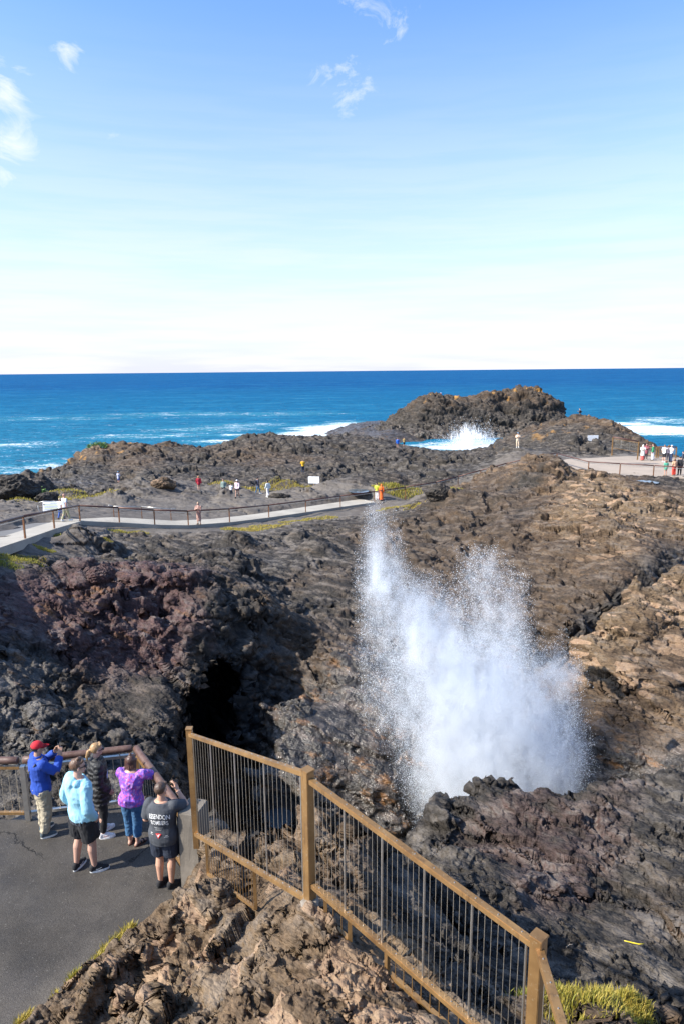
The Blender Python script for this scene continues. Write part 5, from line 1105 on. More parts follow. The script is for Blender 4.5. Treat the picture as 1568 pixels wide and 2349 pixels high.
        if hair.get('cap'):
            bm = bmesh.new(); ell(bm, hd(0,-.008,.022), (.0515*H,.0595*H,.052*H), hy); o = remesh('cap', bm, vox, hair['cap'], root, 1)
            bmm = bmesh.new(); bmm.from_mesh(o.data); inv = hy.inverted()
            bmesh.ops.delete(bmm, geom=[f_ for f_ in bmm.faces if (inv @ (f_.calc_center_median()-hc)/H).z < .014], context='FACES')
            bmesh.ops.solidify(bmm, geom=bmm.faces[:], thickness=.003); bmm.to_mesh(o.data); bmm.free()
            bm = bmesh.new(); n_ = 12; r0_ = []; r1_ = []
            for q_ in range(n_+1):
                a2 = math.pi*q_/n_; r0_.append(bm.verts.new(hd(.047*math.cos(a2), .010+.040*math.sin(a2), .019))); r1_.append(bm.verts.new(hd(.040*math.cos(a2), .030+.070*math.sin(a2), .012-.006*abs(math.cos(a2)))))
            for q_ in range(n_): bm.faces.new((r0_[q_], r0_[q_+1], r1_[q_+1], r1_[q_]))
            bmesh.ops.solidify(bm, geom=bm.faces[:], thickness=.004*H); from_bm('brim', bm, hair.get('brim', hair['cap']), o, smooth=True)
        if hair.get('glasses'):
            bm = bmesh.new()
            for s_ in (-1, 1):
                tube(bm, [hd(.045*s_,-.008,.006), hd(.046*s_,.02,.007), hd(.036*s_,.046,.006)], .0028*H, 6); cap_(bm, hd(.014*s_,.0545,.001), hd(.027*s_,.050,.001), .011*H, .010*H, 10)
            tube(bm, [hd(-.01,.056,.005), hd(.01,.056,.005)], .002*H, 6); from_bm('sunglasses', bm, cloth((.01,.01,.012), None, 5, .15), root, smooth=True)
    if extra: extra(root, P, H, hd)
    return root
def phone(root, c_, n_, up_, w=.075, h=.15, m=None, label='dark phone held up', world=None):
    """a phone held by a person stays a thing of its own"""
    c_, n_, up_ = Vector(c_), Vector(n_).normalized(), Vector(up_); Mx = Matrix.Translation(root.location) @ Matrix.Rotation(root.rotation_euler.z, 4, 'Z'); c_ = Mx @ c_; n_ = Mx.to_3x3() @ n_; up_ = Mx.to_3x3() @ up_
    e_ = empty('phone', c_); tag(e_, label, 'phone'); x_ = up_.cross(n_).normalized(); u2 = n_.cross(x_)
    bm = bmesh.new(); bar(bm, -u2*h/2, u2*h/2, w, .009, hint=n_, bevel=.003); from_bm('case', bm, cloth((.012,.012,.014), None, 5, .3), e_)
    bm = bmesh.new(); vs = [bm.verts.new(x_*sx*w*.44+u2*sy*h*.46-n_*.0056) for sx, sy in ((-1,-1),(1,-1),(1,1),(-1,1))]; bm.faces.new(vs); from_bm('screen', bm, cloth((.03,.035,.045), None, 5, .08), e_)
    for q_ in (0, 1):
        bm = bmesh.new(); p = x_*(w*.25)+u2*(h*.36-q_*.026)+n_*.0045; tube(bm, [p, p+n_*.0035], .009, 10); from_bm('camera_lens', bm, cloth((.35,.33,.28), None, 5, .2), e_)
    return e_
def fheight(u, vt, p):
    lo, hi = 1.2, 2.2
    for _ in range(30):
        m_ = (lo+hi)/2
        if proj((p.x, p.y, p.z+m_))[1] > vt: lo = m_
        else: hi = m_
    return lo
BLACKC = (.012, .012, .014)
# -- man in red cap and blue jacket
p = WZ(106,1911,PLAT); Hh = min(1.8, fheight(92,1703,p))
def ex1(root, P, H, hd):
    ph = (P['wl']+P['wr'])/2+Vector((0,.035,.085)); phone(root, ph, (0,1,.1), (0,-.1,1), .085, .165, label='phone held up by the man in the red cap')
    bm = bmesh.new(); c1 = cloth((.012,.014,.03), None, 30, .6)
    tube(bm, [P['sr']+Vector((-.02,-.085,.035)), P['chest']+Vector((.02,-.150,.0)), P['pel']+Vector((-.12,-.14,.10)), P['pel']+Vector((-.215,-.03,.02))], .014, 8); s1 = from_bm('bag_strap', bm, c1, root, smooth=True)
    bm = bmesh.new(); bar(bm, P['pel']+Vector((-.235,-.02,-.10)), P['pel']+Vector((-.235,-.02,.06)), .07, .16, hint=Vector((1,0,0)), bevel=.02); from_bm('bag', bm, cloth((.03,.035,.035), None, 30, .6), root)
person('man in red cap and blue jacket holding a phone up at the platform fence', p, R(-48), Hh, bulk=1.12, skincol=(.42,.24,.16),
  pose=dict(el=(-.15,.10,.70), er=(.15,.11,.70), wl=(-.055,.185,.80), wr=(.05,.19,.80), hvl=(.25,.25,1), hvr=(-.2,.25,1), pnl=(1,.3,0), pnr=(-1,.3,0), curll=.9, curlr=.9, headpitch=R(-6), al=(-.06,.0,.045), ar=(.062,-.03,.045)),
  top=dict(m=cloth((.010,.045,.27),(.016,.065,.36),6), name='jacket', e=.030, hem=.475, sleeve=1.95, collar=1, band=1, wr=(.02, 8, .6)), bottom=dict(m=cloth((.36,.31,.22),(.29,.25,.175),8), e=.018, f1=1.97, rk=.040, ra=.034, wr=(.028, 9, .9)),
  shoes=dict(m=cloth((.06,.08,.09)), sole=cloth((.62,.6,.55))), hair=dict(style='capped', c=(.03,.025,.02), cap=cloth((.50,.012,.025),(.42,.01,.02),20)), extra=ex1)
# -- young man in light blue hoodie and black shorts
p = WZ(200,1995,PLAT); Hh = min(1.85, fheight(176,1737,p))
person('young man in light blue hoodie and black shorts with hands in his pockets', p, R(-38), Hh, bulk=1.13,
  pose=dict(el=(-.165,-.045,.635), er=(.165,-.045,.635), wl=(-.125,.035,.515), wr=(.128,.035,.515), headyaw=R(-22), al=(-.075,-.045,.045), ar=(.07,.03,.045), kl=(-.064,-.005,.28), kr=(.066,.03,.28), toel=(-.03,.08), toer=(.045,.08)),
  top=dict(m=cloth((.24,.48,.58),(.30,.55,.65),6), name='hoodie', e=.034, hem=.50, sleeve=1.93, hood=1, band=1, wr=(.020, 8, .6), under=(.465, cloth((.05,.055,.075)))),
  bottom=dict(kind='shorts', m=cloth(BLACKC), e=.026, f1=.88, rk=.055, wr=(.03, 9, .5)), shoes=dict(m=cloth((.012,.012,.014)), sole=cloth((.65,.65,.64)), mark=cloth((.7,.7,.7))), hair=dict(style='short', c=(.11,.06,.035), glasses=1))
# -- blonde woman in black puffer jacket
p = WZ(238,1914,PLAT); Hh = min(1.78, fheight(212,1706,p))
def puf():
    m, t, b = new_mat('puffer_fabric'); co = t.node('ShaderNodeTexCoord').outputs['Object']; wv = t.node('ShaderNodeTexWave', bands_direction='Z', ins={'Scale': 3.6, 'Distortion': .5}); t.l.new(co, wv.inputs['Vector'])
    b.inputs['Base Color'].default_value = (.012,.012,.013,1); b.inputs['Roughness'].default_value = .6; h = t.math('ADD', t.math('MULTIPLY', wv.outputs['Fac'], .012), t.math('MULTIPLY', t.noise(co, 25, 3, .6), .012)); t.l.new(t.node('ShaderNodeBump', ins={'Strength': 1, 'Distance': 1, 'Height': h}).outputs[0], b.inputs['Normal']); return m
def ex3(root, P, H, hd):
    bm = bmesh.new(); loft(bm, [(P['pel']+Vector((0,.105,.0)), .06, .025), (P['chest']+Vector((0,.130,.0)), .065, .03), (P['neck']+Vector((0,.075,-.02)), .045, .03)]); remesh('shirt_front', bm, .01, cloth((.42,.55,.85)), root, 2, (.015, 10, .6))
person('blonde woman with ponytail and sunglasses in a long black puffer jacket', p, R(-62), Hh, bulk=1.02, female=True, hipw=1.06,
  pose=dict(el=(-.135,-.02,.63), er=(.135,-.02,.63), wl=(-.10,.06,.52), wr=(.10,.07,.52), headyaw=R(4), al=(-.055,.015,.045), ar=(.06,-.01,.045)),
  top=dict(m=puf(), name='puffer_jacket', e=.042, hem=.40, sleeve=1.95, collar=1, flare=.02, wr=(.02, 9, 1.2)), bottom=dict(m=cloth(BLACKC), e=.010, f1=1.90), shoes=dict(m=cloth((.72,.70,.71)), sole=cloth((.75,.73,.73)), mark=cloth((.65,.25,.27))), hair=dict(style='pony', c=(.33,.20,.09), glasses=1), extra=ex3)
# -- woman in purple blouse
def purple():
    m, t, b = new_mat('paisley_fabric'); co = t.node('ShaderNodeTexCoord').outputs['Object']; w_ = t.vmath('ADD', co, t.vmath('SCALE', t.noise(co, 9, 3, .6, col=True), sc=.13)); v = t.voro(w_, 22, 'F1'); n = t.noise(w_, 14, 4, .6)
    c_ = t.mix(t.ramp(v, .15, .5), (.52,.10,.42), (.17,.075,.46)); c_ = t.mix(t.ramp(n, .52, .6), c_, (.48,.26,.62)); c_ = t.mix(t.ramp(t.noise(w_, 26, 3, .6), .58, .64), c_, (.50,.04,.16)); t.l.new(c_, b.inputs['Base Color']); b.inputs['Roughness'].default_value = .7; return m
p = WZ(309,1936,PLAT); Hh = min(1.72, fheight(300,1740,p))
def ex4(root, P, H, hd):
    for k in 'lr':
        bm = bmesh.new(); d_ = P['w'+k]-P['e'+k]; ell(bm, P['s'+k].lerp(P['e'+k], .55), (.062, .062, .062)); bm.free()
person('woman in purple paisley blouse and rolled jeans leaning on the handrail', p, R(-8), Hh, bulk=1.14, female=True, hipw=1.10,
  pose=dict(chest=(.004,.03,.72), neck=(.006,.045,.825), head=(.0,.070,.925), sl=(-.105,.04,.805), sr=(.112,.04,.805), el=(-.165,.14,.73), er=(.19,.13,.745), wl=(-.10,.22,.80), wr=(.11,.235,.70), curll=.8, headpitch=R(-12), al=(-.045,.0,.045), ar=(.045,-.02,.045), kl=(-.048,.01,.28), kr=(.048,.01,.28), toel=(-.0,.085), toer=(.045,.08)),
  top=dict(m=purple(), name='blouse', e=.032, hem=.49, sleeve=1.25, se=.95, band=1, neckz=.822, wr=(.026, 8, .6)), bottom=dict(m=cloth((.020,.075,.17),(.045,.13,.26),7), kind='jeans', e=.008, f1=1.72, rk=.043, ra=.036, cuff=cloth((.28,.40,.50)), wr=(.012, 12, 1)),
  shoes=dict(style='sandal', m=cloth((.02,.015,.012)), sole=cloth((.10,.045,.03))), hair=dict(style='bob', bun=1, c=(.065,.03,.02)), extra=ex4)
# -- man in dark tee with lettering
p = WZ(384,2032,PLAT); Hh = min(1.86, fheight(377,1797,p))
def ex5(root, P, H, hd):
    phone(root, P['wr']+Vector((-.035,.035,.065)), (-.25,1,0), (0,.1,1), .075, .15, label='phone held up by the man in the lettered tee')
    bm = bmesh.new(); d_ = (P['er']-P['wr']).normalized(); x, y = frame_of(d_); pp = [P['wr']+d_*.025+(x*math.cos(a2)+y*math.sin(a2))*.036 for a2 in np.linspace(0, 2*math.pi, 17)]; tube(bm, pp, .004, 6, False); from_bm('bracelet', bm, STEEL, root)
    sh_ = person.last_top; me = sh_.data; tb = BVHTree.FromPolygons([v.co.copy() for v in me.vertices], [tuple(q.vertices) for q in me.polygons])
    def project(o, off=.007):
        for v in o.data.vertices:
            h_ = tb.ray_cast(Vector((v.co.x, -1.0, v.co.z)), Vector((0, 1, 0)))
            if h_[0] is not None: v.co.y = h_[0].y-off
    def text(s_, size, zc, arch, name='lettering', mat=None, wmax=None, xc=0.0):
        cu = bpy.data.curves.new('t', 'FONT'); cu.body = s_; cu.size = size; cu.align_x = 'CENTER'; cu.align_y = 'CENTER'; cu.offset = size*.010; cu.resolution_u = 3
        to = bpy.data.objects.new('t', cu); COL.objects.link(to); bpy.context.view_layer.update(); me_ = bpy.data.meshes.new_from_object(to.evaluated_get(bpy.context.evaluated_depsgraph_get())); bpy.data.objects.remove(to)
        xs = [v.co.x for v in me_.vertices]; W_ = max(xs)-min(xs); k_ = (wmax/W_) if wmax else 1
        bmm = bmesh.new(); bmm.from_mesh(me_); bmesh.ops.triangulate(bmm, faces=bmm.faces); bmesh.ops.subdivide_edges(bmm, edges=[e_ for e_ in bmm.edges if e_.calc_length() > size*.25], cuts=2)
        for v in bmm.verts:
            x_ = v.co.x*k_; z_ = v.co.y*1.25; f_ = x_/(wmax/2) if wmax else 0; v.co = Vector((x_+xc, 0, zc+z_+arch*(1-f_*f_)-abs(0)))
        bmm.to_mesh(me_); bmm.free(); me_.materials.clear(); me_.materials.append(mat or cloth((.75,.75,.74))); o = link(name, me_, sh_); project(o); return o
    text('ESSENDON', .080, H*.735, .022, wmax=.30, xc=.02); text('BOMBERS', .080, H*.682, .012, wmax=.25, xc=.02)
    for x0_, z0_, w_, h_ in ((0,.640,.13,.007),(.005,.628,.09,.004),(0,.617,.085,.004),(-.11,.582,.03,.010),(-.105,.570,.05,.004),(.11,.566,.03,.009),(.11,.555,.055,.004)):
        bm = bmesh.new(); vs = [bm.verts.new((x0_+sx*w_/2, 0, H*z0_+sz*h_/2)) for sx, sz in ((-1,-1),(1,-1),(1,1),(-1,1))]; bm.faces.new(vs); bmesh.ops.subdivide_edges(bm, edges=[e_ for e_ in bm.edges if e_.calc_length() > .02], cuts=4, use_grid_fill=True); em = from_bm('small_print', bm, cloth((.55,.55,.54)), sh_); project(em, .008)
    bm = bmesh.new(); zc = H*.572; vs = [bm.verts.new((x_, 0, zc+z_)) for x_, z_ in ((-.045,.022),(0,.030),(.045,.022),(0,-.048))]; bm.faces.new(vs); bmesh.ops.triangulate(bm, faces=bm.faces); bmesh.ops.subdivide_edges(bm, edges=bm.edges[:], cuts=3, use_grid_fill=True); em = from_bm('emblem', bm, cloth((.55,.03,.03)), sh_); project(em, .008)
    bm = bmesh.new(); vs = [bm.verts.new((x_, 0, zc+z_)) for x_, z_ in ((-.030,.016),(-.004,-.004),(.004,.012),(.026,.018),(.006,-.012),(0,-.030),(-.010,-.010))]; bm.faces.new(vs); bmesh.ops.triangulate(bm, faces=bm.faces); em = from_bm('emblem_figure', bm, cloth((.75,.75,.74)), sh_); project(em, .011)
person('man in dark grey tee with white arched lettering photographing over the fence', p, R(-10), Hh, bulk=1.17, skincol=(.50,.28,.19),
  pose=dict(el=(-.155,.0,.645), er=(.175,.10,.745), wl=(-.11,.10,.60), wr=(.085,.14,.855), hvr=(-.35,.25,.9), pnr=(-1,.2,.1), curlr=1.0, headyaw=R(-14), headpitch=R(-4), al=(-.055,-.01,.045), ar=(.05,-.015,.045), kl=(-.055,.01,.28), kr=(.055,.012,.28), toel=(.025,.085), toer=(.055,.07)),
  top=dict(m=cloth((.040,.045,.055),(.055,.06,.07),6), name='tee_shirt', e=.030, hem=.455, sleeve=.85, se=.9, flare=.008, wr=(.014, 6, .6)), bottom=dict(kind='shorts', m=cloth((.010,.016,.032)), e=.022, f1=.82, rk=.052), shoes=dict(m=cloth(BLACKC), sole=cloth((.02,.02,.02))), hair=dict(style='crop', c=(.075,.045,.03)), extra=ex5)
# ------------------------------------------------------------------ small people far off
V2 = .021
def stand(k, z=None):
    q_ = PF[k]; zz = ground(q_.x, q_.y) if z is None else z; return Vector((q_.x, q_.y, zz))
def small(k, label, yaw, loc=None, **kw):
    H_ = FARP[k][3] if k in FARP else kw.pop('H'); kw.setdefault('vox', V2); return person(label, loc or stand(k), R(yaw), H_, **kw)
WALKP = dict(al=(-.06,-.13,.06), kl=(-.056,-.02,.285), ar=(.06,.12,.045), kr=(.056,.07,.285), el=(-.135,.03,.63), wl=(-.12,.12,.52), er=(.135,-.06,.64), wr=(.14,-.05,.50))
HOLD = dict(el=(-.14,.04,.66), wl=(-.03,.14,.72), er=(.14,.04,.66), wr=(.03,.14,.72))
def tr(c_, **k): return dict(m=cloth(c_), e=.015, f1=1.93, **k)
def tp(c_, s_=1.9, **k): return dict(m=cloth(c_), sleeve=s_, e=.02, **k)
WS = dict(m=cloth((.7,.7,.68)), sole=cloth((.7,.7,.68))); DS = dict(m=cloth((.02,.02,.02)), sole=cloth((.03,.03,.03))); BS = dict(m=cloth((.2,.13,.08)), sole=cloth((.1,.07,.05)))
wz = WZ(156,1194,10.75); wz.z = 10.86
def pathz(u, v, z_): q_ = WZ(u, v, z_); return q_
wm = PF['walk_man']; hitp = None
small('walk_man', 'bald man in pale grey shirt and khaki trousers walking on the ramp', -30, loc=pathz(152,1195,10.72), pose=WALKP, top=tp((.42,.45,.52), .7), bottom=tr((.30,.29,.18)), shoes=WS, skincol=(.5,.27,.2))
small('walk_child', 'child in white top and blue trousers beside the bald man', -20, loc=pathz(141,1191,10.70), pose=WALKP, top=tp((.75,.76,.8), .7), bottom=tr((.03,.08,.30)), shoes=DS, hair=dict(style='short', c=(.5,.4,.25)))
def floral():
    m, t, b = new_mat('floral_fabric'); co = t.node('ShaderNodeTexCoord').outputs['Object']; n = t.noise(co, 22, 3, .6); t.l.new(t.mix(t.ramp(n, .46, .54), (.50,.33,.27), (.13,.04,.035)), b.inputs['Base Color']); b.inputs['Roughness'].default_value = .8; return m
FLO = floral()
small('dress', 'woman in pale floral dress standing on the walkway looking at her phone', 165, loc=pathz(457,1203,9.30), pose=HOLD, female=True, top=dict(m=FLO, sleeve=.7, e=.02, name='dress_top'), bottom=dict(kind='dress', m=FLO, zt=.64, zb=.16, r=.10), shoes=BS, hair=dict(style='bun', c=(.45,.33,.2)), vox=.015)
small('red', 'girl in dark red top on the gravel behind a dark boulder', 20, pose=WALKP, female=True, top=dict(m=cloth((.38,.02,.04)), sleeve=1.9, hem=.42, e=.03), shoes=DS, hair=dict(style='long', c=(.4,.2,.1)))
small('sweater', 'man in grey green sweater facing the camera', 175, top=tp((.18,.24,.22)), bottom=tr((.03,.03,.035)), shoes=DS, hair=dict(style='short', c=(.12,.07,.05)))
small('kid', 'small child in white tee between two adults', 170, top=tp((.75,.76,.8), .6), bottom=dict(kind='shorts', m=cloth((.02,.025,.05)), e=.02, f1=.8), shoes=DS, hair=dict(style='short', c=(.08,.05,.03)))
small('cap', 'woman in white cap, pale pink top and dark shorts walking', 165, female=True, pose=WALKP, top=tp((.62,.50,.55)), bottom=dict(kind='shorts', m=cloth((.015,.015,.02)), e=.015, f1=.5), shoes=DS, hair=dict(style='long', c=(.2,.12,.07), cap=cloth((.75,.76,.78))))
def pack(c_):
    def f_(root, P, H, hd):
        bm = bmesh.new(); bar(bm, P['chest']+Vector((0,-.19,-.22)), P['chest']+Vector((0,-.19,.13)), .30, .16, hint=Vector((0,1,0)), bevel=.05); from_bm('backpack', bm, cloth(c_), root)
    return f_
small('navy', 'man in navy jacket and jeans walking across the gravel', -60, pose=WALKP, top=tp((.015,.02,.045)), bottom=tr((.05,.12,.22)), shoes=WS, hair=dict(style='crop', c=(.03,.02,.015)), extra=pack((.01,.012,.02)))
small('white', 'woman in cream top and white trousers striding left', 55, female=True, pose=WALKP, top=tp((.62,.68,.66)), bottom=tr((.62,.6,.62), rk=.05, ra=.045), shoes=WS, hair=dict(style='bob', c=(.02,.015,.012)))
small('yellow', 'person in yellow jacket and dark trousers standing on the shelf', 10, pose=HOLD, top=tp((.62,.36,.02)), bottom=tr((.02,.03,.06)), shoes=DS, hair=dict(style='crop', c=(.06,.035,.02)))
small('hat', 'child in blue sun hat and pale patterned clothes on the far shelf', -30, pose=HOLD, top=tp((.35,.38,.5), 1.9, hem=.42), bottom=dict(kind='shorts', m=cloth((.03,.06,.25)), e=.015, f1=.8), shoes=BS, hair=dict(style='short', c=(.2,.1,.06), cap=cloth((.08,.28,.5))))
small('knob', 'hiker in black top with backpack standing on the knoll by the sea', 70, pose=HOLD, top=tp((.02,.02,.03)), bottom=dict(kind='shorts', m=cloth((.16,.13,.13)), e=.02, f1=.95), shoes=DS, hair=dict(style='crop', c=(.02,.015,.01)), extra=pack((.02,.02,.025)))
small('cream', 'person in cream outfit with blue cap taking a picture among the rocks', 175, pose=HOLD, top=tp((.58,.45,.33), 1.9, hem=.44), bottom=tr((.60,.47,.34)), shoes=WS, hair=dict(style='short', c=(.1,.06,.04), cap=cloth((.12,.35,.55))))
small('bluej', 'bare legged person in bright blue jacket near the surf gap', 10, female=True, top=dict(m=cloth((.01,.12,.55)), sleeve=1.9, hem=.44, e=.035), shoes=DS, hair=dict(style='bun', c=(.2,.08,.04)))
small('pair', 'person in black shorts and yellow brown top near the surf gap', 15, top=tp((.38,.27,.10), .7), bottom=dict(kind='shorts', m=cloth((.015,.02,.035)), e=.015, f1=.9), shoes=DS, hair=dict(style='crop', c=(.04,.02,.015)), pose=HOLD)
small('lime', 'person in lime green top and white trousers behind the spray', -20, loc=pathz(864,1147,7.74), top=tp((.42,.50,.04), .8), bottom=tr((.7,.7,.72)), shoes=WS, hair=dict(style='crop', c=(.04,.02,.015)))
small('orange', 'person wrapped in bright orange robe behind the spray', -10, loc=pathz(874,1148,7.74), female=True, top=tp((.75,.14,.02), 1.9), bottom=dict(kind='skirt', m=cloth((.75,.13,.02)), zt=.60, zb=.05, r=.11), shoes=BS, hair=dict(style='hijab', m=cloth((.75,.16,.03))))
DP = [  # people on the right deck: u, foot row, height, args
 (1472,1056,1.62,178,'woman in white headscarf and coat over a red skirt on the right deck',dict(female=True, top=dict(m=cloth((.72,.70,.66)), sleeve=1.9, hem=.30, e=.035, flare=.01), bottom=dict(kind='skirt', m=cloth((.48,.10,.09)), zt=.5, zb=.03, r=.12), shoes=BS, hair=dict(style='hijab', m=cloth((.75,.73,.7))), pose=HOLD)),
 (1480,1053,1.60,170,'woman in dark red patterned dress and scarf on the right deck',dict(female=True, top=dict(m=cloth((.22,.03,.06),(.35,.12,.14),30), sleeve=1.9, hem=.36, e=.03), bottom=tr((.03,.02,.03)), shoes=DS, hair=dict(style='hijab', m=cloth((.20,.06,.07))), pose=HOLD)),
 (1495,1056,1.70,60,'man in green shirt and long white wrap on the right deck',dict(top=tp((.03,.22,.10)), bottom=dict(kind='skirt', m=cloth((.72,.72,.75)), zt=.56, zb=.06, r=.10), shoes=DS, hair=dict(style='crop', c=(.02,.015,.01)))),
 (1521,1060,1.74,-60,'man in white tee and black shorts with raised arm on the right deck',dict(top=tp((.72,.72,.74), .8), bottom=dict(kind='shorts', m=cloth((.015,.015,.02)), e=.02, f1=.9), shoes=WS, hair=dict(style='crop', c=(.2,.13,.1)), pose=dict(er=(.15,.1,.76), wr=(.07,.17,.83)))),
 (1531,1058,1.66,-20,'person in dark top between two men in white on the right deck',dict(top=tp((.10,.09,.13), .8), bottom=tr((.04,.04,.06)), shoes=DS, hair=dict(style='bob', c=(.12,.07,.03)), pose=HOLD)),
 (1537,1060,1.72,-80,'grey haired man in white shirt and navy trousers on the right deck',dict(top=tp((.72,.73,.75), .8), bottom=tr((.02,.04,.09)), shoes=DS, hair=dict(style='crop', c=(.6,.58,.56)), pose=HOLD)),
 (1525,1091,1.36,5,'girl in green top with bare legs at the deck railing',dict(female=True, top=dict(m=cloth((.08,.36,.24)), sleeve=.8, hem=.40, e=.03), shoes=BS, hair=dict(style='long', c=(.2,.09,.05)))),
 (1544,1091,1.52,10,'girl in peach top and red trousers at the deck railing',dict(female=True, top=tp((.62,.36,.22), .9), bottom=tr((.62,.05,.03), rk=.05, ra=.045), shoes=BS, hair=dict(style='long', c=(.16,.08,.05)))),
 (1557,1090,1.66,-15,'person in black leaning over the deck railing',dict(top=tp((.015,.015,.02)), bottom=tr((.015,.015,.02)), shoes=DS, hair=dict(style='crop', c=(.02,.015,.01)), pose=dict(neck=(0,.06,.82), head=(0,.09,.92), chest=(0,.03,.72)))),
 (1564,1066,1.30,60,'child in dark clothes beyond the person in black',dict(top=tp((.03,.035,.06)), bottom=tr((.02,.02,.03)), shoes=DS, hair=dict(style='crop', c=(.02,.015,.01))))]
for u, v, H_, yw, lab, kw in DP:
    person(lab, WZ(u, v, DECK), R(yw), H_, vox=V2, **kw)
# ------------------------------------------------------------------ blowhole spray: droplets and the mist between them
SY = 18.4
CAPS = [(1125,1900,85,1095,1640,115,1.0,0),(1095,1640,105,965,1430,66,.85,.2),(960,1440,62,878,1335,36,.95,.3),(875,1340,34,860,1165,16,.8,.4),(905,1310,24,900,1165,9,.7,.1),
 (885,1480,45,850,1240,20,.42,.5),(1070,1580,80,1115,1400,50,.40,-.4),(1112,1420,58,1112,1300,36,.42,-.5),(1150,1500,46,1180,1345,26,.34,-.7),(1170,1720,90,1275,1545,36,.75,-.3),
 (1265,1570,34,1328,1535,14,.55,-.5),(1262,1560,24,1292,1450,9,.30,-.5),(1200,1880,78,1275,1690,50,.75,-.2),(1290,1790,40,1335,1700,14,.40,-.4),(880,1640,42,868,1460,26,.28,.6),
 (1010,1880,46,935,1600,52,.34,.4),(1230,1890,56,1255,1740,54,.55,-.3),(1050,1890,40,1010,1700,50,.5,.2),(1085,1340,20,1050,1262,8,.4,-.4),(1130,1320,24,1145,1250,8,.35,-.5)]
def sprayfield():
    p0 = WY(790, 1930, SY); p1 = WY(1390, 1080, SY); vox = .085
    lo = np.array([p0.x, SY-2.0, p0.z]); hi = np.array([p1.x, SY+2.2, p1.z]); res = np.ceil((hi-lo)/vox).astype(int); hi = lo+(res-1)*vox
    gx, gy, gz = [lo[i]+np.arange(res[i])*vox for i in range(3)]
    X, Y, Z = np.meshgrid(gx, gy, gz, indexing='ij')
    # fractal noise, drawn out along the flight of the water
    kx, ky, kz = np.meshgrid(np.fft.fftfreq(res[0]), np.fft.fftfreq(res[1]), np.fft.fftfreq(res[2]), indexing='ij')
    r1 = np.random.default_rng(3)
    def fn(sx, sy, sz, pw):
        k = np.sqrt((kx*sx)**2+(ky*sy)**2+(kz*sz)**2)+.02; n = np.fft.ifftn(np.fft.fftn(r1.standard_normal(X.shape))/k**pw).real; return (n-n.mean())/n.std()
    n1 = fn(1, 1, 2.2, 1.75); n2 = fn(1, 1, 1.5, 1.2)
    D = np.zeros(X.shape); n_ = n1*.6
    for (u0, v0, r0, u1, v1, r1_, k_, dy) in CAPS:
        a = np.array(WY(u0, v0, SY+dy)); b = np.array(WY(u1, v1, SY+dy)); e = b-a; L = (e**2).sum()
        tt = np.clip(((X-a[0])*e[0]+(Y-a[1])*e[1]+(Z-a[2])*e[2])/L, 0, 1)
        d2 = (X-a[0]-tt*e[0])**2+((Y-a[1]-tt*e[1])*.85)**2+(Z-a[2]-tt*e[2])**2; rr = (r0+(r1_-r0)*tt)*.0133*1.0
        D += k_*np.exp(-d2/rr**2*(1.0+.25*n_))*(1-.25*tt)
    D = D*np.clip(.50+.54*n1+.24*n2, .0, 2.4); D = np.clip(D-.012, 0, None)
    zz = np.clip((Z-lo[2])/.8, 0, 1); return lo, hi, res, vox, D*zz
slo, shi, sres, svox, SD = sprayfield()
def droplets(n):
    r1 = np.random.default_rng(5); W_ = (SD**.74).ravel(); W_ = W_/W_.sum(); idx = r1.choice(len(W_), n, p=W_); i3 = np.stack(np.unravel_index(idx, SD.shape), -1)
    P = slo+i3*svox+(r1.random((n, 3))-.5)*svox*1.6; far = r1.random(n) < .06; P[far] += r1.normal(0, 1, (far.sum(), 3))*np.array([.20, .2, .22])
    dn = SD.ravel()[idx]; s = np.exp(r1.normal(math.log(.0036), .30, n)); s = np.where(dn < .15, s*1.35, s); s = np.minimum(s, .010)
    T = np.array([(1,1,1),(1,-1,-1),(-1,1,-1),(-1,-1,1)], float)/1.3; Fq = np.array([(0,1,2),(0,3,1),(0,2,3),(1,3,2)])
    A_ = r1.normal(size=(n, 3, 3)); q, _ = np.linalg.qr(A_); V = np.einsum('ij,njk->nik', T, q)*s[:, None, None]; V[:, :, 2] *= 1.25; V += P[:, None]
    Fc = (np.arange(n)*4)[:, None, None]+Fq[None]; return V.reshape(-1, 3), Fc.reshape(-1, 3)
m, t, b = new_mat('water_droplets'); b.inputs['Base Color'].default_value = (.82, .86, .90, 1); b.inputs['Roughness'].default_value = .5
tl = t.node('ShaderNodeBsdfTranslucent', ins={'Color': (.82, .86, .90, 1)}); mx = t.node('ShaderNodeMixShader', ins={0: .45, 1: b.outputs[0], 2: tl.outputs[0]}); t.l.new(mx.outputs[0], m.node_tree.nodes['Material Output'].inputs['Surface'])
V, Fc = droplets(int(560000*(1 if GQ > .6 else .6)))
SPRAY = mesh_np('spray', V, Fc, m, smooth=False); tag(SPRAY, 'tall white burst of blowhole spray rising out of the rocky pit', kind='stuff')
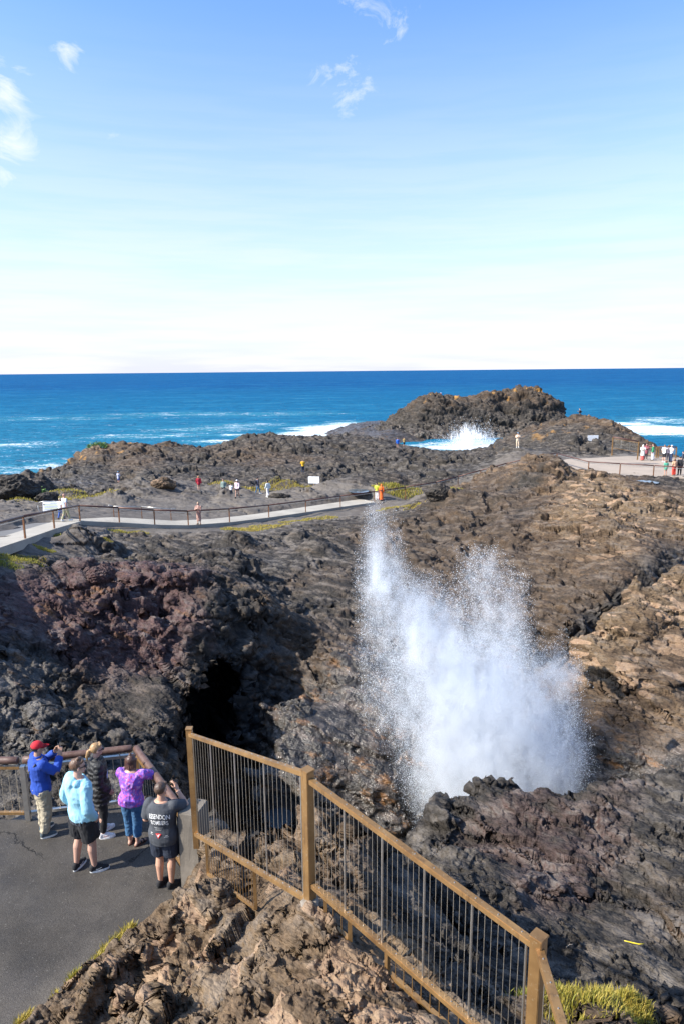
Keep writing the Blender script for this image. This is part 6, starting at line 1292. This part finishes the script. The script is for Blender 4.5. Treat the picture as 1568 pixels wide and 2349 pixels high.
# mist as a real volume: a grid filled from the same field
def mist():
    nv_ = int(sres.prod()); me = bpy.data.meshes.new('mist'); me.vertices.add(nv_); me.vertices.foreach_set('co', np.zeros(nv_*3, np.float32)+np.tile(np.array([0, SY, 5], np.float32), nv_)); attr(me, 'dens', SD.ravel())
    o = link('mist', me); g = bpy.data.node_groups.new('fill_mist', 'GeometryNodeTree')
    g.interface.new_socket('Geometry', in_out='INPUT', socket_type='NodeSocketGeometry'); g.interface.new_socket('Geometry', in_out='OUTPUT', socket_type='NodeSocketGeometry')
    t = NT(g); gi = t.node('NodeGroupInput'); go = t.node('NodeGroupOutput')
    pos = t.node('GeometryNodeInputPosition').outputs[0]; q = t.vmath('DIVIDE', t.vmath('SUBTRACT', pos, tuple(slo)), (svox,)*3); sp = t.node('ShaderNodeSeparateXYZ', ins={0: q})
    def ix(s_, n_): return t.math('MAXIMUM', t.math('MINIMUM', t.math('FLOOR', t.math('ADD', s_, .5)), n_-1), 0)
    i = t.math('ADD', t.math('MULTIPLY', t.math('ADD', t.math('MULTIPLY', ix(sp.outputs[0], int(sres[0])), float(sres[1])), ix(sp.outputs[1], int(sres[1]))), float(sres[2])), ix(sp.outputs[2], int(sres[2])))
    na = t.node('GeometryNodeInputNamedAttribute', data_type='FLOAT', ins={'Name': 'dens'}).outputs['Attribute']
    si = t.n.new('GeometryNodeSampleIndex'); si.data_type = 'FLOAT'; si.domain = 'POINT'; t.l.new(gi.outputs[0], si.inputs['Geometry']); t.l.new(na, si.inputs['Value']); t.l.new(i, si.inputs['Index'])
    vc = t.n.new('GeometryNodeVolumeCube'); t.l.new(si.outputs[0], vc.inputs['Density']); vc.inputs['Min'].default_value = tuple(slo); vc.inputs['Max'].default_value = tuple(shi)
    for k, r_ in zip(('X', 'Y', 'Z'), sres): vc.inputs['Resolution '+k].default_value = int(r_)
    mt = bpy.data.materials.new('mist'); mt.use_nodes = True; tt = NT(mt.node_tree); mt.node_tree.nodes.remove(mt.node_tree.nodes['Principled BSDF'])
    pv = tt.node('ShaderNodeVolumePrincipled', ins={'Color': (.93, .95, .98, 1), 'Density': MISTK, 'Anisotropy': .1}); tt.l.new(pv.outputs[0], mt.node_tree.nodes['Material Output'].inputs['Volume'])
    sm = t.n.new('GeometryNodeSetMaterial'); sm.inputs['Material'].default_value = mt; t.l.new(vc.outputs[0], sm.inputs[0]); t.l.new(sm.outputs[0], go.inputs[0])
    me.materials.append(mt); md = o.modifiers.new('fill', 'NODES'); md.node_group = g; tag(o, 'fine mist hanging in the blowhole spray', kind='stuff'); return o
MISTK = 1.0
mist()
# ------------------------------------------------------------------ light
sun_dir = Vector((-.80, -.26, .72)).normalized()   # towards the sun
sl = bpy.data.lights.new('sun', 'SUN'); sl.energy = 4.9; sl.angle = R(.6); sl.color = (1, .93, .82)
so = bpy.data.objects.new('sun', sl); COL.objects.link(so); so.rotation_euler = sun_dir.to_track_quat('Z', 'Y').to_euler()
wd = bpy.data.worlds.new('World'); SC.world = wd; wd.use_nodes = True; t = NT(wd.node_tree)
bg = wd.node_tree.nodes['Background']
sky = t.node('ShaderNodeTexSky', sky_type='NISHITA', sun_disc=False, sun_elevation=math.asin(sun_dir.z), sun_rotation=math.atan2(sun_dir.x, sun_dir.y), altitude=20)
sky.air_density = 1.0; sky.dust_density = 1.6; sky.ozone_density = 1.6
tc_ = t.node('ShaderNodeTexCoord').outputs['Generated']
nrm = t.vmath('NORMALIZE', tc_); el = t.node('ShaderNodeSeparateXYZ', ins={0: nrm}).outputs[2]
# thin high cloud: wisps at a few places and a milky layer low over the sea
cl = None
pl = t.vmath('DIVIDE', nrm, t.node('ShaderNodeCombineXYZ', ins={0: t.math('MAXIMUM', el, .03), 1: t.math('MAXIMUM', el, .03), 2: t.math('MAXIMUM', el, .03)}).outputs[0])
nzc = t.noise(t.vmath('MULTIPLY', nrm, (1, 1, 1.7)), 11.0, 9, .68, 1.0)
for u, v, r_, k in ((-12,190,48,1.15),(20,345,55,1.15),(-15,300,40,.8),(60,350,35,.8),(160,118,28,.75),(835,25,75,.55),(800,85,60,.4),(780,180,60,.6),(255,285,30,.35),(880,45,50,.5),(250,365,25,.3),(0,480,40,.4)):
    d = ray(u, v).normalized(); dd = t.math('DIVIDE', t.vmath('DISTANCE', nrm, tuple(d)), r_/1568*1.0)
    gk = t.math('MULTIPLY', t.math('EXPONENT', t.math('MULTIPLY', t.math('MULTIPLY', dd, dd), -.8)), k)
    cl = gk if cl is None else t.math('MAXIMUM', cl, gk)
cm = t.ramp(t.math('ADD', cl, t.math('MULTIPLY', t.math('SUBTRACT', nzc, .5), 3.6)), .55, 1.6, 0, .85)
cm = t.math('MULTIPLY', cm, t.ramp(cl, .03, .3))
haze = t.math('POWER', t.ramp(el, 0.0, .42, 1.0, 0.0), 1.2)
bands = t.noise(t.vmath('MULTIPLY', nrm, (2.0, 2.0, 26.0)), 2.2, 5, .55)
hz = t.math('MULTIPLY', haze, t.ramp(bands, .38, .58, .76, 1.0))
skc = t.mix(1.0, sky.outputs[0], (.64, .83, 1.05), 'MULTIPLY')
c1 = t.mix(t.math('MULTIPLY', hz, .97), skc, (3.6, 3.6, 4.1))
c2 = t.mix(cm, c1, (3.9, 3.95, 4.0))
t.l.new(c2, bg.inputs['Color']); bg.inputs['Strength'].default_value = .15
SC.view_settings.view_transform = 'Standard'; SC.view_settings.look = 'None'; SC.view_settings.gamma = 1; SC.view_settings.use_curve_mapping = False
SC.view_settings.exposure = 1.0
SC.cycles.max_bounces = 8; SC.cycles.volume_bounces = 6; SC.cycles.transparent_max_bounces = 8; SC.cycles.use_denoising = True
SC.cycles.volume_step_rate = 2.0
